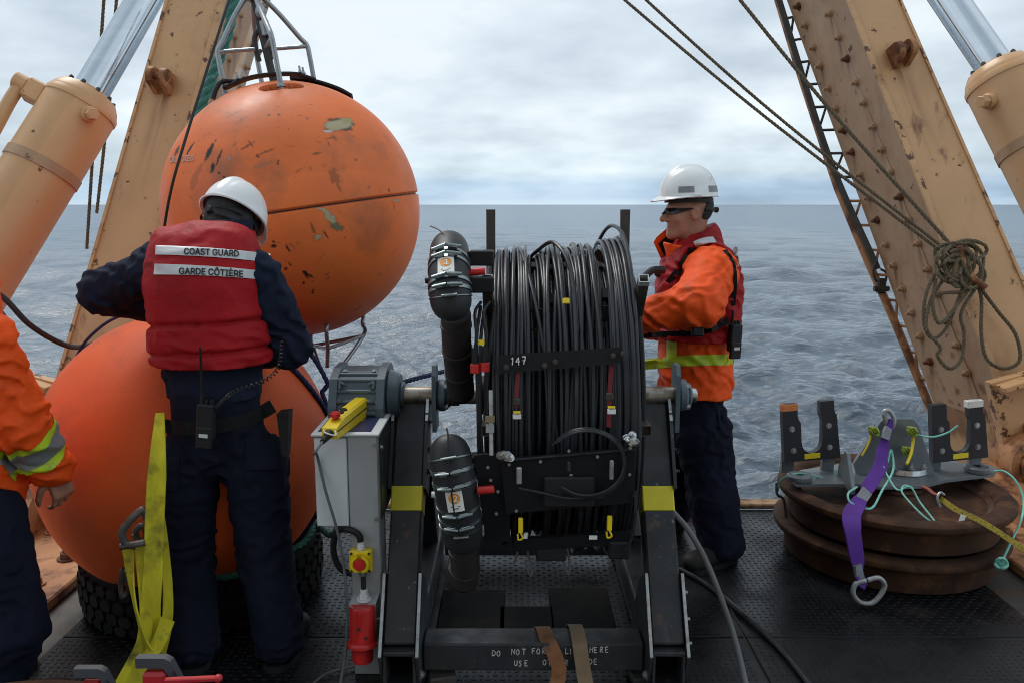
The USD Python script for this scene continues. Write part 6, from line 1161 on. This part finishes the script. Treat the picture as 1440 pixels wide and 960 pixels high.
for i in range(20): turn(.325 + (i % 10) * .0082, .555 + .017 * (i // 10) + .022 * ((i % 10) / 10) + .006 * rng.random(), rng.normal(0, .004), rng.random() * 6.28, .003, .0, .014)
turn(.10, .56, .085, 2.6, .003); turn(.16, .565, .06, .9, .003); turn(.24, .567, -.075, 2.2, .003)
p5 = spline([pol(.06, .53, 1.9), pol(.09, .56, 1.45), pol(.15, .625, 1.25), pol(.20, .60, .95), pol(.205, .585, .3), pol(.20, .585, -.3)], 10); obj('cable_turn', tube(p5, RCAB, 8), 'cable_black', turns)
p6 = spline([pol(.31, .53, 2.2), pol(.34, .60, 1.8), pol(.37, .650, 1.52), pol(.395, .640, 1.2), pol(.40, .60, .7), pol(.403, .60, 0)], 10); obj('cable_turn', tube(p6, RCAB, 8), 'cable_black', turns)
obj('yellow_sleeve', cyl(at(796, 420, 2.585), at(796, 427, 2.58), .011, 12), 'yellow_tag', reel)
# front plates
def panel(corners, Y0, Y1, th, mt, name, parent=reel):          # a flat plate through four seen corners, the upper edge at distance Y0 and the lower at Y1
    P = np.array([at(*corners[0], Y0), at(*corners[1], Y0), at(*corners[2], Y1), at(*corners[3], Y1)]); n = unit(np.cross(P[1] - P[0], P[3] - P[0])); n = n if n[1] < 0 else -n
    m = hull(np.vstack([P, P - n * th])); return obj(name, m, mt, parent, smooth=False), P, n
nb, P, n_ = panel(((702, 499), (872, 488), (872, 511), (702, 525)), 2.525, 2.515, .012, 'reel_black', 'number_bar')
for x, y in ((712, 516), (766, 514), (781, 509), (862, 500), (876, 497)): obj('bar_bolt', bolt_head(at(x, y, 2.516), n_, .007, .007), 'dark_steel', nb)
u_ = unit(P[1] - P[0]); w__ = unit(P[0] - P[3]); o_ = at(716, 514, 2.517) + n_ * .002; handwriting([('147', o_[0] * 0, .0165)], .024, lambda u, v: o_ + u_ * (u + .006) + w__ * v, nb, 'chalk', .0018)
for cs, y0 in ((((732, 436), (856, 430), (856, 450), (732, 455)), 2.735), (((732, 463), (852, 460), (852, 474), (732, 478)), 2.69)): panel(cs, y0, y0, .014, 'reel_black', 'inner_bar')
pnl, P, n_ = panel(((704, 646), (893, 630), (893, 706), (712, 722)), 2.495, 2.505, .014, 'reel_black', 'equipment_panel')
p2, _, n2 = panel(((722, 758), (893, 748), (890, 764), (726, 775)), 2.535, 2.545, .014, 'reel_black', 'equipment_bar')
panel(((666, 640), (712, 636), (718, 760), (684, 765)), 2.50, 2.54, .012, 'reel_black', 'clamp_plate')
for x, y in ((686, 656), (690, 674), (698, 721), (716, 652), (800, 633), (803, 667), (809, 707), (886, 629), (885, 666), (892, 696), (726, 717), (700, 690), (760, 648), (840, 641)):
    d = ray(x, y); t = ((P[0] + n_ * .002 - V(0, 0, CAM_H)) @ n_) / (d @ n_); obj('panel_bolt', bolt_head(V(0, 0, CAM_H) + d * t, n_, .0055, .006, False), 'galvanised', pnl)
for x, y in ((713, 639), (886, 617)):
    for k in range(5): q = at(x + rng.normal(0, 5), y + rng.normal(0, 3), 2.49 - .02 * rng.random()); obj('shackle_bolt', bolt_head(q, unit(V(rng.normal(0, .5), -1, rng.normal(0.3, .4))), .010, .012, True, .01), 'inox', pnl)
for x, y, w, h in ((730, 668, 8, 26), (860, 660, 6, 30), (800, 655, 4, 14)): q = at(x, y, 2.478); obj('latch', box((w * .0021, .014, h * .0021), q, r=.003), 'galvanised' if w > 5 else 'dark_steel', pnl)
obj('edge_trim', bar(P[0] + n_ * .004 - V(0, 0, .002), P[1] + n_ * .004 - V(0, 0, .002), .006, .006), 'cable_black', pnl); obj('terminal_box', box((.16, .03, .10), at(800, 690, 2.49), r=.006), 'black_plastic', pnl); obj('terminal_box', box((.07, .05, .06), at(870, 770, 2.56), r=.006), 'black_plastic', pnl); obj('terminal_box', box((.10, .05, .05), at(775, 775, 2.57), r=.006), 'black_plastic', pnl)
for k in range(3): obj('jumper_loop', tube(spline([at(825 + (56 - 2 * k) * math.cos(q), 651 + (49 - 2 * k) * math.sin(q), 2.475 - .012 * k + .03 * math.cos(q) ** 2) for q in np.linspace(-2.6 + .1 * k, 2.3, 14)], 6), .0042, 8), 'cable_black', reel)
obj('jumper_loop', tube(spline([at(893, 690, 2.49), at(893, 730, 2.50), at(884, 765, 2.52), at(868, 782, 2.54), at(852, 775, 2.56), at(846, 755, 2.58)], 8), .0052, 8), 'cable_black', reel); obj('jumper_loop', tube(spline([at(730, 686, 2.47), at(760, 692, 2.465), at(800, 700, 2.46), at(850, 698, 2.47)], 8), .004, 8), 'cable_black', reel)
for pp_ in ([(742, 752), (742, 775), (748, 800), (746, 808), (738, 790)], [(778, 755), (788, 778), (799, 806), (801, 790), (797, 770)], [(770, 760), (776, 775), (782, 790)], [(730, 765), (727, 780), (722, 792)]): obj('cable_end', tube(spline([at(x, y, 2.60) for x, y in pp_], 8), .0042, 8), 'cable_grey', reel)
for x, y in ((773, 770), (779, 785), (858, 757), (740, 752)): obj('end_clip', box((.012, .01, .02), at(x, y, 2.585), rotz(.3), r=.002), 'plastic_white', reel)
obj('paper_label', box((.026, .002, .014), at(834, 755, 2.515), r=.0005), 'white_tape', reel); obj('paper_label', box((.012, .002, .018), at(739, 753, 2.512), r=.0005), 'white_tape', reel)
# red tie-down straps with their buckles
for x, y0, y1 in ((727, 512, 572), (857, 512, 600)):
    t = obj('tie_down', ribbon(spline([at(x + 3, y0, 2.528), at(x, (y0 + y1) / 2, 2.515), at(x - 1, y1, 2.505)], 8), .014, .004, V(1, 0, 0)), 'webbing_red', reel)
    yb = 582 if x < 800 else 575; obj('buckle', [box((.026, .012, .016), at(x + (3 if x > 800 else 0), yb + 3, 2.495), r=.002)], 'plastic_white', t); obj('buckle_tag', box((.022, .013, .006), at(x + (3 if x > 800 else 0), yb - 3, 2.494), r=.001), 'yellow_tag', t); obj('buckle_frame', box((.022, .014, .022), at(x, yb - 18, 2.50), r=.003), 'dark_steel', t)
for x, y in ((732, 738), (857, 735)): obj('yellow_hook', [box((.016, .012, .05), at(x, y, 2.488), r=.003), tube(spline([at(x, y + 10, 2.485), at(x + 3, y + 18, 2.484), at(x - 3, y + 20, 2.484), at(x - 4, y + 12, 2.485)], 6), .003, 6)], 'plastic_yellow', reel)
ms_ = obj('metal_strip', bar(at(690, 548, 2.54), at(691, 640, 2.50), .012, .004, V(0, -1, 0), .001), 'stand_edge', reel); obj('tan_flag', box((.030, .004, .022), at(689, 589, 2.50), r=.001), 'tan_strap', ms_); obj('grey_flag', box((.026, .004, .028), at(689, 602, 2.50), r=.001), 'stand_edge', ms_)
ms_ = obj('strip_clip', [box((.016, .012, .02), at(893, 570, 2.98), r=.002)], 'inox', reel); obj('tan_flag', hull([at(893, 576, 2.96), at(897, 575, 2.955), at(909, 581, 2.955), at(895, 582, 2.955), at(893, 576, 2.965), at(909, 581, 2.962)]), 'tan_strap', ms_); obj('grey_flag', hull([at(899, 586, 2.96), at(909, 596, 2.96), at(899, 596, 2.96), at(899, 586, 2.965), at(909, 596, 2.966)]), 'stand_edge', ms_)

# ---------------------------------------------------------------- the two sensor housings beside the reel
mat('housing_black', (.018, .019, .021), .48, 0, .12, 10, .0004, 120, spec=.4); mat('clamp_inox', (.27, .31, .31), .36, 1.0, .1, 20, rvar=.1); mat('hose_dark', (.026, .020, .020), .6, 0, .3, 16)
def housing(label, path, rad, clamps, lab_uv, digit, zip_pts, bias):
    p = spline(path, 14); n = len(p); T, N, B = frames_along(p); s = np.r_[0, np.cumsum(np.linalg.norm(np.diff(p, axis=0), axis=1))]; L = s[-1]
    t = thing('sensor_housing', label, 'sensor', p[n // 2]); r = np.interp(s / L, *zip(*rad)); k = int(np.searchsorted(s, r[0])); cap = [math.sqrt(max(r[0] ** 2 - (r[0] - min(q, r[0])) ** 2, 1e-6)) for q in s]; r = np.where(s < r[0], cap, r); r = np.where(s > L - r[-1], np.sqrt(np.maximum(r[-1] ** 2 - (r[-1] - (L - s)) ** 2, 1e-6)), r)
    obj('body', tube(p, r, 40), 'housing_black', t, smooth=True)
    pyp = 480 - FPX * ((p[:, 2] - CAM_H) * CP + p[:, 1] * SP) / (p[:, 1] * CP - (p[:, 2] - CAM_H) * SP) + bias
    def rg(u): i = int(np.argmin(np.abs(pyp - u))) if u > 1 else min(int(np.searchsorted(s, u * L)), n - 1); return p[i], T[i], r[i]
    for u, wd in clamps:
        c, ax, rr = rg(u); face_ = unit(V(0, -1, .15) - ax * (V(0, -1, .15) @ ax)); R_ = np.stack([np.cross(face_, ax), face_, ax], 1); b = obj('band_clamp', put(lathe([(rr - .002, -wd / 2), (rr + .0035, -wd / 2), (rr + .0035, wd / 2), (rr - .002, wd / 2), (rr - .002, -wd / 2)], 48), R_, c), 'clamp_inox', t)
        for q in ((-.35, .25) if wd > .009 else (0,)):
            fd = face_ * math.cos(q) + R_[:, 0] * math.sin(q); RR = np.stack([np.cross(fd, ax), fd, ax], 1); obj('clamp_screw', [box((.030, .012, wd * 1.35), c + fd * (rr + .008), RR, .002), cyl(c + fd * (rr + .013) - RR[:, 0] * .022, c + fd * (rr + .013) + RR[:, 0] * .026, .0055, 10)], 'clamp_inox', b)
    c, ax, rr = rg(lab_uv); face_ = unit(V(-.05, -1, .15) - ax * (V(-.05, -1, .15) @ ax)); sx = np.cross(ax, face_) * (1 if np.cross(ax, face_)[0] > 0 else -1); upv = ax if ax[2] > 0 else -ax
    def lp(u, v, h): a = u / rr; return c + upv * v + (face_ * math.cos(a) + sx * math.sin(a)) * (rr + h)
    def wrap(m, h0): v = np.array(m.vertices); return trimesh.Trimesh(np.array([lp(x, y, h0 + z) for x, y, z in v]), m.faces, process=False)
    gx, gy = np.meshgrid(np.linspace(-.026, .026, 12), [-.034, .034]); a = np.array([lp(x, y, .0022) for x, y in zip(gx.ravel(), gy.ravel())]); ff = grid_faces(2, 12, wrap_n=False); m = trimesh.Trimesh(np.vstack([a, a - face_ * .001]), np.vstack([ff, ff[:, ::-1] + 24]), process=False); trimesh.repair.fix_normals(m)
    sg = obj('sticker', m, 'white_tape', t); fine = lambda m: trimesh.Trimesh(*trimesh.remesh.subdivide_to_size(m.vertices, m.faces, .004, 8)[:2], process=False)
    disc = fine(extrude(shapely.Point(0, 0).buffer(.0175), .0006)); disc.apply_translation((0, .012, 0)); obj('orange_disc', wrap(disc, .0030), 'orange_print', sg)
    d = fine(meshkit.text_mesh(digit, .020, .0006, True)); d.apply_translation((-.0065, .002, 0)); obj('digit', wrap(d, .0036), 'white_tape', sg)
    for k in range(2): lt = box((.028 - .01 * k, .003, .0006), (0, -.016 - .007 * k, 0), r=.0001); obj('small_print', wrap(lt, .0028), 'print_black', sg)
    zp = obj('cable_tie', tube(spline([at(*q) for q in zip_pts], 8), .0028, 6), 'black_plastic', t)
    return t, rg
h1, rg1 = housing('black sensor housing with a numbered sticker at the upper end beside the reel', [at(632, 340, 2.84), at(632, 365, 2.71), at(632, 395, 2.62), at(634, 422, 2.59), at(637, 448, 2.61)], [(0, .062), (.3, .066), (1, .066)],
    [(347, .012), (356, .012), (376, .012), (384, .012), (392, .003)], 366, '1', [(605, 318, 2.80), (618, 324, 2.76), (630, 338, 2.70), (632, 365, 2.60), (632, 400, 2.54), (634, 425, 2.53)], -27)
h2, rg2 = housing('black sensor housing with a numbered sticker at the lower end beside the reel', [at(630, 613, 2.56), at(633, 640, 2.52), at(641, 685, 2.51), at(648, 730, 2.53), at(652, 772, 2.57)], [(0, .066), (.4, .069), (1, .066)],
    [(659, .004), (675, .012), (690, .012), (723, .012), (739, .012), (749, .005)], 706, '2', [(628, 602, 2.52), (630, 612, 2.48), (630, 650, 2.44), (636, 700, 2.43), (643, 750, 2.45)], 16)
for t_, hp in ((h1, [at(641, 440, 2.70), at(642, 480, 2.76), at(645, 515, 2.85), at(648, 552, 2.95)]), (h2, [at(652, 760, 2.60), at(654, 790, 2.64), at(652, 815, 2.70)])):
    q = spline(hp, 10); tl = obj('tail_tube', tube(q, .050, 28), 'hose_dark', t_, smooth=True); T, N, B = frames_along(q)
    for k in range(4, len(q) - 2, 9): obj('tail_band', put(lathe([(.049, -.005), (.0535, -.004), (.0535, .004), (.049, .005)], 36), np.stack([N[k], np.cross(T[k], N[k]), T[k]], 1), q[k]), ('hose_dark', 'reel_brown', 'dark_steel')[k // 9 % 3], tl)
for t_, pts in ((h1, ((664, 355, 690, 372, 2.70), (664, 392, 690, 410, 2.64))), (h2, ((664, 645, 700, 665, 2.54), (668, 715, 704, 735, 2.55)))):
    for x0, y0, x1, y1, Y in pts:
        a, b = at(x0, y0, Y), at(x1, y1, Y); obj('mount_block', box((abs(b[0] - a[0]) + .02, .07, abs(a[2] - b[2]) + .01), (a + b) / 2 + V(0, .03, 0), r=.004), 'reel_black', t_)
for t_, (x0, x1, y, Y) in ((h1, (660, 682, 382, 2.66)), (h2, (671, 695, 688, 2.475))): obj('red_rod', cyl(at(x0, y + 1, Y), at(x1, y - 1, Y), .0125, 16, ch=.002), 'plastic_red', t_)
obj('side_plug', cyl(at(606, 394, 2.66), at(598, 395, 2.66), .010, 12), 'black_plastic', h1); obj('side_plug', cyl(at(614, 695, 2.53), at(607, 695, 2.53), .010, 12), 'plastic_white', h2)
# hanging connector leads
for k, (x, y, x0) in enumerate(((668, 505, 664), (682, 503, 676))):
    c = thing('connector_lead', ('black lead with a red-capped connector hanging by the reel, nearer the sensor housing', 'black lead with a red-capped connector hanging by the reel, nearer the wound cable')[k], 'connector', at(x, y + 18, 2.56))
    obj('lead', tube(spline([at(x0 + 12, 425, 2.66), at(x0 + 4, 440, 2.60), at(x + 2, 470, 2.565), at(x, y - 12, 2.56)], 8), .0055, 8), 'black_plastic', c); obj('plug', cyl(at(x, y - 16, 2.56), at(x, y + 8, 2.56), .0105, 14), 'black_plastic', c); obj('red_cap', cyl(at(x, y + 6, 2.56), at(x, y + 19, 2.56), .0155, 18, ch=.002), 'plastic_red', c)
    if k: obj('yellow_tag', cyl(at(x - 5, 478, 2.565), at(x - 5, 484, 2.565), .013, 12), 'yellow_tag', c)
for k, (x, y0) in enumerate(((670, 430), (676, 430), (690, 430))):
    obj('hanging_lead', tube(spline([at(x + 6, y0, 2.66), at(x, 480, 2.62), at(x + 2 - 3 * k, 560, 2.60), at(x + 4 - 2 * k, 640, 2.58), at(x + 10, 690, 2.57)], 8), .0060, 8), 'black_plastic', reel)
# cables trailing over the mats
obj('trailing_cable', tube(spline([at(930, 690, 2.95), at(946, 718, 2.90), at(966, 742, 2.86), at(990, 782, 2.82), at(1014, 840, 2.80), at(1034, 900, 2.74), floor_at(1052, 975, .012)], 10), .0105, 10), 'cable_grey', label='grey cable arching from the banded post down to the mats', cat='cable')
obj('trailing_cable', tube(spline([floor_at(940, 795, .013), floor_at(962, 803, .013), floor_at(1000, 826, .013), floor_at(1050, 868, .013), floor_at(1100, 915, .013), floor_at(1145, 970, .013)], 10), .0115, 10), 'cable_black', label='black cable lying curved across the mats from the foot of the stand', cat='cable')
obj('red_hose', tube(spline([V(.98, 4.33, .035), V(1.05, 4.36, .035), V(1.16, 4.37, .035)], 6), .030, 14), 'plastic_red', label='short red hose end at the stern edge behind the navy trousers', cat='hose')
for x, y, nm_ in ((600, 950, .06), (885, 950, .06)): obj('packing_block', box((.10, .10, .03), floor_at(x + 20, y + 2, .016) + V(0, .02, 0), rotz(.2), r=.006), 'deck_steel', stand)
